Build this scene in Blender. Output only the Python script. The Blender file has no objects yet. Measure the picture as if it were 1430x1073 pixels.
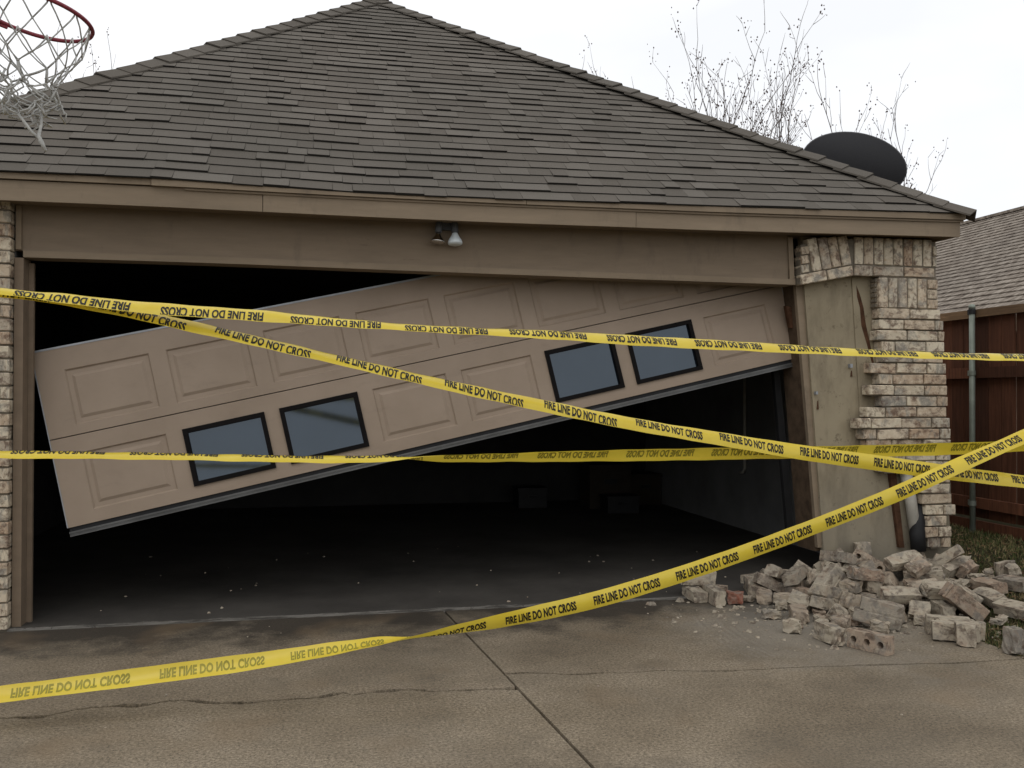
import bpy, bmesh, math, random
import numpy as np
from mathutils import Vector, Matrix
R = math.radians
SC = bpy.context.scene
COL = SC.collection
random.seed(7); rng = np.random.default_rng(7)

# ------------------------------------------------------------------ camera
CX, CY, CZ = 1.594, -5.841, 1.346
YAW, PIT, ROL, FPX = R(12.356), R(.592), R(.119), 1300.
FW = np.array([math.sin(YAW)*math.cos(PIT), math.cos(YAW)*math.cos(PIT), math.sin(PIT)])
_r = np.array([math.cos(YAW), -math.sin(YAW), 0.]); _u = np.cross(_r, FW)
RT = _r*math.cos(ROL)+_u*math.sin(ROL); UP = -_r*math.sin(ROL)+_u*math.cos(ROL)
CAMP = np.array([CX, CY, CZ])
cd = bpy.data.cameras.new('camera'); cam = bpy.data.objects.new('camera', cd); COL.objects.link(cam)
cd.sensor_width = 36; cd.lens = FPX/1430*36; cd.clip_start = .05; cd.clip_end = 2000
m = Matrix.Identity(4)
for i in range(3):
    m[i][0] = RT[i]; m[i][1] = UP[i]; m[i][2] = -FW[i]; m[i][3] = CAMP[i]
cam.matrix_world = m; SC.camera = cam

# ------------------------------------------------------------------ sky, sun, exposure
SUN_EL, SUN_AZ = R(52), R(215)          # high soft sun behind the clouds, behind and left of the camera
w = bpy.data.worlds.new('World'); SC.world = w; w.use_nodes = True
nt = w.node_tree; N = nt.nodes; L = nt.links
bg = N['Background']
sky = N.new('ShaderNodeTexSky'); sky.sky_type = 'NISHITA'; sky.sun_disc = False
sky.sun_elevation = SUN_EL; sky.sun_rotation = SUN_AZ; sky.air_density = 1.0; sky.dust_density = 2.0
sc_ = N.new('ShaderNodeVectorMath'); sc_.operation = 'SCALE'; sc_.inputs['Scale'].default_value = 0.10
L.new(sky.outputs[0], sc_.inputs[0])
tc = N.new('ShaderNodeTexCoord'); mp = N.new('ShaderNodeMapping'); mp.inputs['Scale'].default_value = (1, 1, 2.6)
mp.inputs['Location'].default_value = (.35, .1, 0)
L.new(tc.outputs['Generated'], mp.inputs[0])
nz = N.new('ShaderNodeTexNoise'); nz.inputs['Scale'].default_value = 1.7; nz.inputs['Detail'].default_value = 5; nz.inputs['Roughness'].default_value = .5
L.new(mp.outputs[0], nz.inputs['Vector'])
cr = N.new('ShaderNodeValToRGB'); cr.color_ramp.elements[0].position = .33; cr.color_ramp.elements[1].position = .52
cr.color_ramp.elements[0].color = (.86,)*3+(1,); cr.color_ramp.elements[1].color = (1.,)*3+(1,)
L.new(nz.outputs['Fac'], cr.inputs[0])
mx = N.new('ShaderNodeMix'); mx.data_type = 'RGBA'; mx.inputs[7].default_value = (1.08, 1.09, 1.11, 1)
L.new(cr.outputs[0], mx.inputs[0]); L.new(sc_.outputs[0], mx.inputs[6]); L.new(mx.outputs[2], bg.inputs['Color'])
bg.inputs['Strength'].default_value = 1.0
sd = bpy.data.lights.new('sun', 'SUN'); sd.energy = .5; sd.angle = R(35); sd.color = (1, .97, .93)
so = bpy.data.objects.new('sun', sd); COL.objects.link(so)
sdir = Vector((math.sin(SUN_AZ)*math.cos(SUN_EL), math.cos(SUN_AZ)*math.cos(SUN_EL), math.sin(SUN_EL)))
so.rotation_euler = sdir.to_track_quat('Z', 'Y').to_euler(); so.location = (0, -8, 9)
SC.view_settings.view_transform = 'Standard'; SC.view_settings.look = 'None'
SC.view_settings.exposure = 0.0; SC.view_settings.gamma = 1.0; SC.view_settings.use_curve_mapping = False

# ------------------------------------------------------------------ helpers
def ray(x, y): return FW+RT*(x-715)/FPX-UP*(y-536.5)/FPX
def atY(x, y, Y): d = ray(x, y); return CAMP+d*(Y-CY)/d[1]
def atX(x, y, X): d = ray(x, y); return CAMP+d*(X-CX)/d[0]
def atZ(x, y, Z=0.): d = ray(x, y); return CAMP+d*(Z-CZ)/d[2]
def atD(x, y, D): return CAMP+ray(x, y)*D
def proj(P):
    d = np.asarray(P, float)-CAMP; z = d @ FW
    return 715+FPX*(d @ RT)/z, 536.5-FPX*(d @ UP)/z, z
def smooth(a, b, x):
    t = min(1, max(0, (x-a)/(b-a))); return t*t*(3-2*t)

def link(o, parent=None, label=None, cat=None, group=None, kind=None):
    COL.objects.link(o)
    if parent is not None: o.parent = parent
    if label: o['label'] = label
    if cat: o['category'] = cat
    if group: o['group'] = group
    if kind: o['kind'] = kind
    return o
def mesh(name, vs, fs, mat=None, smooth_=False):
    me = bpy.data.meshes.new(name); me.from_pydata([tuple(map(float, v)) for v in vs], [], fs)
    if mat: me.materials.append(mat)
    if smooth_: me.polygons.foreach_set('use_smooth', [True]*len(me.polygons))
    me.update(); return me
def obj(name, vs, fs, mat, parent=None, smooth_=False, **k):
    return link(bpy.data.objects.new(name, mesh(name, vs, fs, mat, smooth_)), parent, **k)
def empty(name, loc=(0, 0, 0), **k):
    o = bpy.data.objects.new(name, None); o.location = loc; o.empty_display_size = .1; return link(o, **k)
class MB:                       # mesh collector
    def __init__(s): s.v = []; s.f = []
    def add(s, vs, fs):
        n = len(s.v); s.v += [tuple(map(float, v)) for v in vs]; s.f += [tuple(i+n for i in f) for f in fs]
    def box(s, x0, x1, y0, y1, z0, z1):
        s.add([(x0,y0,z0),(x1,y0,z0),(x1,y1,z0),(x0,y1,z0),(x0,y0,z1),(x1,y0,z1),(x1,y1,z1),(x0,y1,z1)],
              [(3,2,1,0),(4,5,6,7),(0,1,5,4),(1,2,6,5),(2,3,7,6),(3,0,4,7)])
    def hexa(s, p):             # 8 points ordered like box
        s.add(p, [(3,2,1,0),(4,5,6,7),(0,1,5,4),(1,2,6,5),(2,3,7,6),(3,0,4,7)])
    def tube(s, pts, rad, n=6, cap=True):
        pts = [Vector(p) for p in pts]; k = len(pts)
        if not hasattr(rad, '__len__'): rad = [rad]*k
        b = len(s.v); a = None
        for i, p in enumerate(pts):
            t = (pts[min(i+1, k-1)]-pts[max(i-1, 0)])
            t = t.normalized() if t.length > 1e-9 else Vector((0, 0, 1))
            if a is None: a = t.orthogonal().normalized()
            a = a-t*a.dot(t)
            a = a.normalized() if a.length > 1e-6 else t.orthogonal().normalized()
            c = t.cross(a)
            for j in range(n):
                q = 2*math.pi*j/n; s.v.append(tuple(p+(a*math.cos(q)+c*math.sin(q))*rad[i]))
        for i in range(k-1):
            for j in range(n):
                s.f.append((b+i*n+j, b+i*n+(j+1) % n, b+(i+1)*n+(j+1) % n, b+(i+1)*n+j))
        if cap:
            s.f.append(tuple(b+j for j in reversed(range(n)))); s.f.append(tuple(b+(k-1)*n+j for j in range(n)))
    def lathe(s, prof, org=(0, 0, 0), axis=(0, 0, 1), n=20):
        ax = Vector(axis).normalized(); a = ax.orthogonal().normalized(); c = ax.cross(a); o = Vector(org); b = len(s.v)
        for h, r in prof:
            for j in range(n):
                q = 2*math.pi*j/n; s.v.append(tuple(o+ax*h+(a*math.cos(q)+c*math.sin(q))*r))
        for i in range(len(prof)-1):
            for j in range(n):
                s.f.append((b+i*n+j, b+i*n+(j+1) % n, b+(i+1)*n+(j+1) % n, b+(i+1)*n+j))
        s.f.append(tuple(b+j for j in reversed(range(n)))); s.f.append(tuple(b+(len(prof)-1)*n+j for j in range(n)))
    def build(s, name, mat, parent=None, smooth_=False, **k): return obj(name, s.v, s.f, mat, parent, smooth_, **k)
def boxo(name, x0, x1, y0, y1, z0, z1, mat, parent=None, **k):
    b = MB(); b.box(x0, x1, y0, y1, z0, z1); return b.build(name, mat, parent, **k)
def bevelled(sx, sy, sz, bev, seg=1, jit=0, rs=None):
    bm = bmesh.new(); bmesh.ops.create_cube(bm, size=1)
    for v in bm.verts: v.co = Vector((v.co.x*sx, v.co.y*sy, v.co.z*sz))
    if bev: bmesh.ops.bevel(bm, geom=bm.edges[:], offset=bev, segments=seg, affect='EDGES', profile=.5)
    if jit:
        for v in bm.verts: v.co += Vector([(rs.random()-.5)*jit for _ in range(3)])
    return bm
def bm_to_mesh(bm, name, mat):
    me = bpy.data.meshes.new(name); bm.to_mesh(me); bm.free()
    if mat: me.materials.append(mat)
    return me

# ------------------------------------------------------------------ materials
MATS = {}
class NB:
    def __init__(s, name):
        s.m = bpy.data.materials.new(name); s.m.use_nodes = True; s.t = s.m.node_tree
        s.b = s.t.nodes['Principled BSDF']; MATS[name] = s.m
        s.tc = s.t.nodes.new('ShaderNodeTexCoord'); s.co = s.tc.outputs['Object']
    def n(s, t, **k):
        o = s.t.nodes.new('ShaderNode'+t)
        for a, b in k.items(): setattr(o, a, b)
        return o
    def l(s, a, b): s.t.links.new(a, b)
    def world(s):
        s.co = s.n('NewGeometry').outputs['Position']; return s
    def map(s, scale=(1, 1, 1), rot=(0, 0, 0), rnd=False):
        mp = s.n('Mapping'); mp.inputs['Scale'].default_value = scale; mp.inputs['Rotation'].default_value = rot
        s.l(s.co, mp.inputs['Vector'])
        if rnd:
            oi = s.n('ObjectInfo'); mu = s.n('Math', operation='MULTIPLY'); mu.inputs[1].default_value = 37.
            s.l(oi.outputs['Random'], mu.inputs[0]); cb = s.n('CombineXYZ')
            for i in range(3): s.l(mu.outputs[0], cb.inputs[i])
            s.l(cb.outputs[0], mp.inputs['Location'])
        return mp.outputs[0]
    def noise(s, scale, detail=4, rough=.55, vec=None, dist=0):
        o = s.n('TexNoise'); o.inputs['Scale'].default_value = scale; o.inputs['Detail'].default_value = detail
        o.inputs['Roughness'].default_value = rough; o.inputs['Distortion'].default_value = dist
        s.l(vec if vec is not None else s.co, o.inputs['Vector']); return o.outputs['Fac']
    def ramp(s, fac, stops, interp='LINEAR'):
        o = s.n('ValToRGB'); o.color_ramp.interpolation = interp; e = o.color_ramp.elements
        while len(e) < len(stops): e.new(.5)
        for i, (p, c) in enumerate(stops):
            e[i].position = p; e[i].color = (c, c, c, 1) if not hasattr(c, '__len__') else tuple(c)+(1,)
        s.l(fac, o.inputs[0]); return o.outputs['Color']
    def mix(s, fac, a, b, mode='MIX'):
        o = s.n('Mix', data_type='RGBA', blend_type=mode)
        for i, x in ((0, fac), (6, a), (7, b)):
            if hasattr(x, 'is_linked') or hasattr(x, 'links'): s.l(x, o.inputs[i])
            elif i == 0: o.inputs[0].default_value = x
            else: o.inputs[i].default_value = tuple(x)+(1,)
        return o.outputs[2]
    def math(s, op, a, b=None, clamp=False):
        o = s.n('Math', operation=op, use_clamp=clamp)
        for i, x in ((0, a), (1, b)):
            if x is None: continue
            if hasattr(x, 'links'): s.l(x, o.inputs[i])
            else: o.inputs[i].default_value = x
        return o.outputs[0]
    def sep(s, vec=None):
        o = s.n('SeparateXYZ'); s.l(vec if vec is not None else s.co, o.inputs[0]); return o.outputs
    def mapv(s, vec, sc):
        mp = s.n('Mapping'); mp.inputs['Scale'].default_value = sc; s.l(vec, mp.inputs['Vector']); return mp.outputs[0]
    def rnd(s): return s.n('ObjectInfo').outputs['Random']
    def attr(s, nm):
        o = s.n('Attribute', attribute_name=nm); return o.outputs['Fac']
    def bump(s, h, strength=.3, dist=.01):
        o = s.n('Bump'); o.inputs['Strength'].default_value = strength; o.inputs['Distance'].default_value = dist
        s.l(h, o.inputs['Height']); s.l(o.outputs[0], s.b.inputs['Normal']); return s
    def fin(s, col, rough=.8, metal=0., spec=.3):
        if hasattr(col, 'links'): s.l(col, s.b.inputs['Base Color'])
        else: s.b.inputs['Base Color'].default_value = tuple(col)+(1,)
        if hasattr(rough, 'links'): s.l(rough, s.b.inputs['Roughness'])
        else: s.b.inputs['Roughness'].default_value = rough
        s.b.inputs['Metallic'].default_value = metal; s.b.inputs['Specular IOR Level'].default_value = spec
        return s.m
def plain(name, col, rough=.7, metal=0., var=.2, scale=8., spec=.3, bmp=.1):
    b = NB(name); f = b.noise(scale, 6, .6, b.map(rnd=True))
    lo = [c*(1-var) for c in col]; hi = [min(1, c*(1+var)) for c in col]
    if bmp: b.bump(b.noise(scale*12, 3), bmp, .003)
    return b.fin(b.ramp(f, [(.3, lo), (.7, hi)]), rough, metal, spec)

# asphalt shingle: tab tone from the mesh attribute, granules from noise
b = NB('shingle'); b.world()
tone = b.attr('tint')
c = b.ramp(tone, [(0, (.012, .010, .009)), (.04, (.012, .010, .009)), (.1, (.090, .077, .063)), (.55, (.124, .109, .092)), (1, (.165, .148, .127))])  # darkest stops: black asphalt front edges, painting in the course shadow lines
g = b.noise(420, 2, .7); c = b.mix(.55, c, b.ramp(g, [(.3, (.35,)*3), (.7, (.68,)*3)]), 'OVERLAY')
c = b.mix(b.ramp(b.noise(.9, 4), [(.35, .0), (.75, .45)]), c, (.075, .072, .062))
b.bump(g, .5, .004); M_SH = b.fin(c, .93, 0, .15)
b = NB('neighbour_shingle'); b.world(); v = b.map((1, 9, 9))
c = b.ramp(b.noise(1.7, 3, .6, v), [(.35, (.13, .105, .085)), (.5, (.23, .195, .16)), (.65, (.36, .315, .265))])
c = b.mix(b.ramp(b.noise(.5, 3), [(.4, 0), (.7, .4)]), c, (.14, .125, .11)); M_NSH = b.fin(c, .95, 0, .1)

def paint(name, col, dirt=(.09, .07, .055)):
    b = NB(name); b.world(); v = b.map((.6, 3, 3))
    f = b.noise(3.5, 7, .65, v); c = b.ramp(f, [(.3, [x*.86 for x in col]), (.7, [x*1.1 for x in col])])
    d = b.noise(5.5, 9, .72, b.map((1, 1, .35))); c = b.mix(b.ramp(d, [(.56, 0), (.78, .55)]), c, dirt)
    s = b.noise(16, 5, .7, b.map((.35, 1, 3.5))); c = b.mix(b.ramp(s, [(.66, 0), (.74, .5)]), c, [x*.45 for x in col])
    gr = b.noise(60, 4, .6, b.map((.08, 1, 1))); b.bump(gr, .25, .004); return b.fin(c, .72, 0, .25)
M_TRIM = paint('taupe_trim_paint', (.235, .182, .126))
M_HEAD = paint('taupe_header_paint', (.215, .165, .116))
b = NB('door_paint'); f = b.noise(2.2, 6, .6); c = b.ramp(f, [(.3, (.265, .205, .152)), (.7, (.32, .25, .19))])
d = b.noise(7, 8, .7, b.map((.6, 1, 1.6))); c = b.mix(b.ramp(d, [(.55, 0), (.85, .45)]), c, (.17, .13, .10))
b.bump(b.noise(26, 6, .7, b.map((.12, 1, 1), (0, .0, 0))), .22, .004); M_DOOR = b.fin(c, .62, 0, .3)
M_EDGE = plain('bare_steel_edge', (.30, .315, .335), .5, .3, .15)
M_ALU = plain('aluminium_retainer', (.11, .11, .108), .5, .5, .25, 6)
M_RUB = plain('black_rubber', (.012, .012, .013), .65, 0, .3)
M_BLK = plain('black_window_frame', (.006, .005, .005), .7, 0, .2, 8, .1)
b = NB('window_glass'); b.b.inputs['Base Color'].default_value = (.012, .017, .022, 1)
M_GLASS = b.fin(b.ramp(b.noise(3, 6, .6), [(.35, (.004, .007, .012)), (.75, (.012, .018, .026))]), .07, 0, 1.)
M_GLASS.node_tree.nodes['Principled BSDF'].inputs['Specular Tint'].default_value = (.74, .87, 1., 1)

def brickmat(name, cream, tan, grey, dark, amt=.5, dust=0.):
    b = NB(name); v = b.map((1, 1, 1), rnd=True); rnd = b.rnd()
    base = b.ramp(rnd, [(0, cream), (.42, [x*.92 for x in cream]), (.62, tan), (.78, [x*1.05 for x in cream]), (.9, grey), (1, [(p+q)/2 for p, q in zip(cream, tan)])])
    n1 = b.noise(11, 5, .6, v, .8); base = b.mix(b.ramp(n1, [(.5, 0), (.66, .7)]), base, tan)
    n2 = b.noise(13, 7, .68, b.mapv(v, (1, 1, 1.7)), .35); base = b.mix(b.ramp(n2, [(.49, 0), (.57, amt*.75), (.66, amt)]), base, dark)
    n3 = b.noise(8, 4, .6, v, .5); base = b.mix(b.ramp(n3, [(.54, 0), (.64, .8)]), base, grey)
    n4 = b.noise(30, 5, .7, v); base = b.mix(b.ramp(n4, [(.48, 0), (.7, .6)]), base, [min(1, x*1.18) for x in cream])
    if dust:
        n5 = b.noise(14, 6, .6, v); base = b.mix(b.ramp(n5, [(.42, 0), (.62, dust)]), base, (.32, .285, .235))
    b.bump(b.noise(70, 6, .7, v), .6, .006); return b.fin(base, .92, 0, .15)
M_BR = brickmat('cream_brick', (.60, .525, .40), (.40, .29, .20), (.25, .232, .20), (.105, .062, .045), .85)
M_BRD = brickmat('dusty_brick', (.43, .375, .29), (.31, .22, .16), (.19, .172, .15), (.075, .05, .038), .9, .3)
M_BRR = brickmat('red_brick', (.24, .075, .045), (.22, .10, .07), (.22, .15, .12), (.09, .04, .03), .6, .5)
M_MORT = plain('mortar', (.18, .155, .12), .95, 0, .3, 14, .1, .5)
b = NB('sidewall_brick'); b.world(); bt = b.n('TexBrick'); b.l(b.map((1, 1, 1), (R(90), 0, R(90))), bt.inputs['Vector'])
bt.inputs['Scale'].default_value = 4; bt.inputs['Color1'].default_value = (.55, .47, .36, 1); bt.inputs['Color2'].default_value = (.40, .3, .22, 1); bt.inputs['Mortar'].default_value = (.25, .22, .18, 1)
M_SIDEBR = b.fin(bt.outputs['Color'], .9, 0, .15)

# old driveway concrete
b = NB('driveway_concrete'); b.world(); X, Y, Z = b.sep()
c = b.ramp(b.noise(1.1, 6, .62), [(.3, (.148, .118, .082)), (.5, (.212, .172, .122)), (.72, (.275, .228, .168))])
sp = b.noise(75, 4, .8); c = b.mix(.75, c, b.ramp(sp, [(.34, (.12,)*3), (.5, (.5,)*3), (.66, (.88,)*3)]), 'OVERLAY')
ag = b.n('TexVoronoi'); ag.inputs['Scale'].default_value = 95; b.l(b.co, ag.inputs['Vector'])
c = b.mix(b.ramp(ag.outputs['Distance'], [(.14, .75), (.30, 0)]), c, (.06, .05, .038))
bl = b.noise(.62, 5, .6, b.map((1, 1.5, 1))); c = b.mix(b.ramp(bl, [(.50, 0), (.68, .55)]), c, (.105, .088, .066))
bl2 = b.noise(2.6, 6, .65); c = b.mix(b.ramp(bl2, [(.56, 0), (.72, .5)]), c, (.11, .09, .066))
# damp dirty band that lies along the threshold, ragged
yy = b.math('ADD', Y, b.math('MULTIPLY', b.math('SUBTRACT', b.noise(1.9, 8, .7), .5), 2.6))
c = b.mix(b.ramp(b.math('MULTIPLY', b.math('ADD', yy, 1.3), .8), [(.38, 0), (.85, .88)]), c, (.038, .032, .026))
rust = b.noise(1.3, 3, .5, b.map((1.3, 1, 1))); c = b.mix(b.ramp(rust, [(.58, 0), (.72, .45)]), c, (.19, .135, .082))
# pale mortar dust spilled round the rubble
cb = b.n('CombineXYZ'); cb.inputs[0].default_value = 4.45; cb.inputs[1].default_value = -.95
dd = b.n('VectorMath', operation='DISTANCE'); b.l(b.co, dd.inputs[0]); b.l(cb.outputs[0], dd.inputs[1])
ds = b.math('ADD', dd.outputs['Value'], b.math('MULTIPLY', b.noise(3.2, 7, .7), 1.5))
c = b.mix(b.ramp(b.math('MULTIPLY', ds, .5), [(.34, .72), (.86, 0)]), c, (.30, .275, .235))
# curved tyre scrape through the dust
cb2 = b.n('CombineXYZ'); cb2.inputs[0].default_value = 6.05; cb2.inputs[1].default_value = -1.18
d2 = b.n('VectorMath', operation='DISTANCE'); b.l(b.co, d2.inputs[0]); b.l(cb2.outputs[0], d2.inputs[1])
rr = b.math('ADD', d2.outputs['Value'], b.math('MULTIPLY', b.noise(9, 4), .03))
band = b.math('MULTIPLY', b.math('LESS_THAN', rr, 2.28), b.math('GREATER_THAN', rr, 2.0))
ymask = b.math('MULTIPLY', b.math('LESS_THAN', Y, -.55), b.math('GREATER_THAN', Y, -1.45))
xm = b.math('LESS_THAN', X, 4.6)
lines = b.math('GREATER_THAN', b.math('SINE', b.math('MULTIPLY', rr, 150.)), .1)
tm = b.math('MULTIPLY', b.math('MULTIPLY', b.math('MULTIPLY', band, lines), ymask), b.math('MULTIPLY', xm, b.ramp(b.noise(5, 7, .8), [(.45, 0), (.7, .38)])))
c = b.mix(tm, c, (.36, .33, .29))
b.bump(b.math('ADD', b.noise(55, 6, .75), b.math('MULTIPLY', b.noise(3, 4), .6)), .45, .008)
M_CONC = b.fin(c, b.ramp(bl, [(.3, .92), (.7, .8)]), 0, .2)
b = NB('garage_floor_concrete'); b.world()
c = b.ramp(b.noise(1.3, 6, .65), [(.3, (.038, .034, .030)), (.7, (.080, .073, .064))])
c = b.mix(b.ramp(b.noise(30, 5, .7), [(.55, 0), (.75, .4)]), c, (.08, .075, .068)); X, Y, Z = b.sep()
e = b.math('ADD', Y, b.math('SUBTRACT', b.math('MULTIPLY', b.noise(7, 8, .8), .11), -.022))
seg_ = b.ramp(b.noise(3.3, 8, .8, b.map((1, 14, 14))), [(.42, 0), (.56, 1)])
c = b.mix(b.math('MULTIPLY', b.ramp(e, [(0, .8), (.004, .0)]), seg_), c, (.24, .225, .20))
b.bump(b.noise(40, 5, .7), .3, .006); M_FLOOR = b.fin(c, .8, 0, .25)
M_DIRT = plain('dark_joint_dirt', (.022, .018, .014), .95, 0, .4, 20)
# soil and lawn
b = NB('soil'); b.world()
c = b.ramp(b.noise(4, 6, .65), [(.3, (.030, .030, .014)), (.55, (.052, .046, .024)), (.75, (.085, .062, .036))])
c = b.mix(b.ramp(b.noise(40, 5, .7), [(.4, 0), (.7, .6)]), c, (.022, .019, .012)); b.bump(b.noise(30, 5, .7), .8, .03); M_SOIL = b.fin(c, .95, 0, .1)
b = NB('lawn_grass'); t = b.attr('tint')
c = b.ramp(t, [(0, (.030, .050, .014)), (.45, (.058, .080, .024)), (.62, (.11, .105, .040)), (.8, (.19, .145, .07)), (1, (.28, .215, .12))]); M_GRASS = b.fin(c, .8, 0, .2)
b = NB('dead_leaf'); t = b.attr('tint'); M_LEAF = b.fin(b.ramp(t, [(0, (.055, .028, .014)), (.6, (.12, .065, .03)), (1, (.24, .17, .10))]), .85, 0, .2)
# sheathing, interior
b = NB('stained_sheathing'); b.world()
c = b.ramp(b.noise(1.9, 6, .6), [(.3, (.245, .205, .14)), (.7, (.345, .295, .205))])
c = b.mix(b.ramp(b.noise(3.1, 6, .65, b.map((1.4, 1, .5))), [(.48, 0), (.68, .8)]), c, (.15, .122, .085))
c = b.mix(b.ramp(b.noise(13, 8, .75), [(.57, 0), (.66, .75)]), c, (.10, .075, .05))
X, Y, Z = b.sep(); zz = b.math('ADD', Z, b.math('MULTIPLY', b.noise(2.5, 6, .7), .9))
c = b.mix(b.ramp(b.math('MULTIPLY', zz, .5), [(.3, .6), (.7, 0)]), c, (.20, .185, .155))
b.bump(b.noise(20, 6, .7), .25, .006); M_SHEATH = b.fin(c, .88, 0, .15)
M_DRYW = plain('grey_drywall', (.17, .17, .167), .95, 0, .2, 2, .1, .05)
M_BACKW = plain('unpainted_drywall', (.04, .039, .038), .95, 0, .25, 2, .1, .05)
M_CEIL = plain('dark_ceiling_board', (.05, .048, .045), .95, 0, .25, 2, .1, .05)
M_RAW = plain('raw_stud_timber', (.085, .058, .038), .85, 0, .35, 14, .15, .4)
M_RUST = plain('rust_brown_timber', (.075, .038, .022), .9, 0, .4, 18, .1, .4)
M_JAMB = paint('worn_jamb_paint', (.20, .15, .105))
M_DARKST = plain('dark_track_steel', (.02, .02, .021), .6, .3, .3)
M_PVC = plain('white_pvc', (.40, .38, .33), .5, 0, .15)
# tape
b = NB('yellow_tape'); c = b.ramp(b.noise(5, 4, .6), [(.3, (.78, .58, .045)), (.7, (.86, .68, .085))])
b.b.inputs['Transmission Weight'].default_value = 0.
df = b.n('BsdfTranslucent'); df.inputs['Color'].default_value = (.80, .66, .06, 1)
b.fin(c, .28, 0, .5); ms = b.n('MixShader'); ms.inputs[0].default_value = .32
b.l(b.b.outputs[0], ms.inputs[1]); b.l(df.outputs[0], ms.inputs[2]); b.l(ms.outputs[0], b.t.nodes['Material Output'].inputs['Surface']); M_TAPE = b.m
M_INK = plain('black_print', (.012, .011, .010), .5, 0, .1)
M_INKB = plain('olive_show_through_print', (.27, .235, .028), .45, 0, .12)
# fence, neighbours, trees, hoop
def woodmat(name, col, along):
    b = NB(name); v = b.map((14, 14, .9) if along == 'z' else (14, .9, 14), rnd=True)
    c = b.ramp(b.noise(3, 6, .65, v, .6), [(.25, [x*.5 for x in col]), (.55, col), (.8, [x*1.45 for x in col])])
    tone = b.ramp(b.rnd(), [(0, .4), (1, 1.0)]); c = b.mix(1., c, tone, 'MULTIPLY')
    st = b.noise(2.2, 5, .6, b.map((1, 1, 1), rnd=True)); c = b.mix(b.ramp(st, [(.5, 0), (.75, .6)]), c, [x*.35 for x in col])
    b.bump(b.noise(5, 5, .7, v), .4, .004); return b.fin(c, .82, 0, .2)
M_BOARD = woodmat('stained_cedar_board', (.14, .056, .030), 'z')
M_RAIL = woodmat('weathered_cedar_rail', (.27, .17, .095), 'y')
M_POST = plain('galvanised_post', (.21, .235, .20), .55, .3, .2, 10)
M_NWALL = plain('neighbour_brick_wall', (.30, .22, .17), .9, 0, .2)
b = NB('bark'); M_BARK = b.fin(b.ramp(b.noise(30, 4), [(.3, (.07, .055, .048)), (.7, (.15, .12, .105))]), .9, 0, .1)
M_POD = plain('dry_seed_pod', (.105, .070, .062), .9, 0, .4)
M_RIM = plain('red_rim_paint', (.22, .035, .05), .5, 0, .3, 30)
M_CORD = plain('grey_white_net_cord', (.42, .415, .39), .85, 0, .25, 25)
M_BB = plain('backboard_acrylic', (.55, .56, .58), .3, 0, .05)
M_POLE = plain('black_hoop_pole', (.03, .03, .032), .5, .2, .2)
b = NB('dish_paint'); M_DISH = b.fin(b.ramp(b.noise(300, 2, .6), [(.3, (.014, .014, .016)), (.7, (.032, .032, .035))]), .7, 0, .3)
M_DISHR = plain('dish_rim', (.09, .09, .095), .6, 0, .1)
M_GREYP = plain('grey_lamp_holder', (.09, .095, .105), .55, 0, .2)
M_CHROME = plain('mirror_reflector', (.62, .60, .57), .12, 1., .05, 4, .5, 0)
M_WHITEB = plain('frosted_bulb', (.66, .72, .74), .35, 0, .04, 4, .4, 0)
M_CARD = plain('cardboard', (.035, .027, .02), .9, 0, .2)
M_BIN = plain('grey_storage_plastic', (.02, .02, .021), .6, 0, .2)

# ------------------------------------------------------------------ ground
DX0, DX1 = -1.35, 5.19            # driveway edges
def gz(x, y):
    g = .215*smooth(5.25, 6.5, x)*smooth(-3.4, -.4, y)
    und = .012*math.sin(x*5.1+y*3.3)+.010*math.sin(x*2.3-y*6.1)
    if DX0+.02 < x < DX1-.02 and y < 5.5: return -.07
    if -1.0 < x < 5.9 and -.05 < y < 5.5: return -.07
    return g-.012+und*smooth(5.2, 5.6, x)
def axis(fine0, fine1, step, far):
    a = list(np.arange(fine0, fine1+1e-6, step)); o = [fine0-far, fine0-60, fine0-25, fine0-10, fine0-4, fine0-1.5]; p = [fine1+1.5, fine1+4, fine1+10, fine1+25, fine1+60, fine1+far]
    return o+a+p
gx = sorted(set([round(v, 3) for v in axis(-2.4, 8.6, .11, 400)]+[DX0+.01, DX0+.03, DX1-.03, DX1-.005])); gy = axis(-5., 3., .16, 400)
vs = [(x, y, gz(x, y)) for y in gy for x in gx]; nx = len(gx)
fs = [(j*nx+i, j*nx+i+1, (j+1)*nx+i+1, (j+1)*nx+i) for j in range(len(gy)-1) for i in range(nx-1)]
ground = obj('ground', vs, fs, M_SOIL, None, True, kind='structure')

# driveway: slabs split by the saw joint and by two real cracks
drv = empty('driveway', (0, 0, 0), kind='structure')
def rough_line(px, n=5, amp=.007):
    pts = [atZ(*q)[:2] for q in px]; out = []
    for a, b2 in zip(pts[:-1], pts[1:]):
        for k in range(n):
            t = k/n; p = a*(1-t)+b2*t; out.append((p[0], p[1]+(random.random()-.5)*2*amp))
    out.append(tuple(pts[-1])); return out
crL = rough_line([(0,1003),(60,1001),(110,990),(145,987),(205,985),(225,980),(255,978),(310,982),(345,982),(400,977),(440,975),(480,967),(490,971),(520,967),(570,963),(602,966),(640,964),(700,962),(738,962)])
crR = rough_line([(728,940),(800,942),(880,939),(930,936),(1000,938),(1060,935),(1150,931),(1230,928),(1330,926),(1428,920)])
crL = [(DX0, crL[0][1]-.05), (-.7, crL[0][1]+.03), (-.2, crL[0][1]-.02)]+[p for p in crL if p[0] > .1]
YT, YF = -.105, -13.
def jx(y): return 2.425-.072*(y+.14)       # saw joint leans a little
JW = .007
crL = [p for p in crL if p[0] < jx(p[1])-.03]; crR = [p for p in crR if jx(p[1])+.03 < p[0] < DX1-.03]
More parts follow.
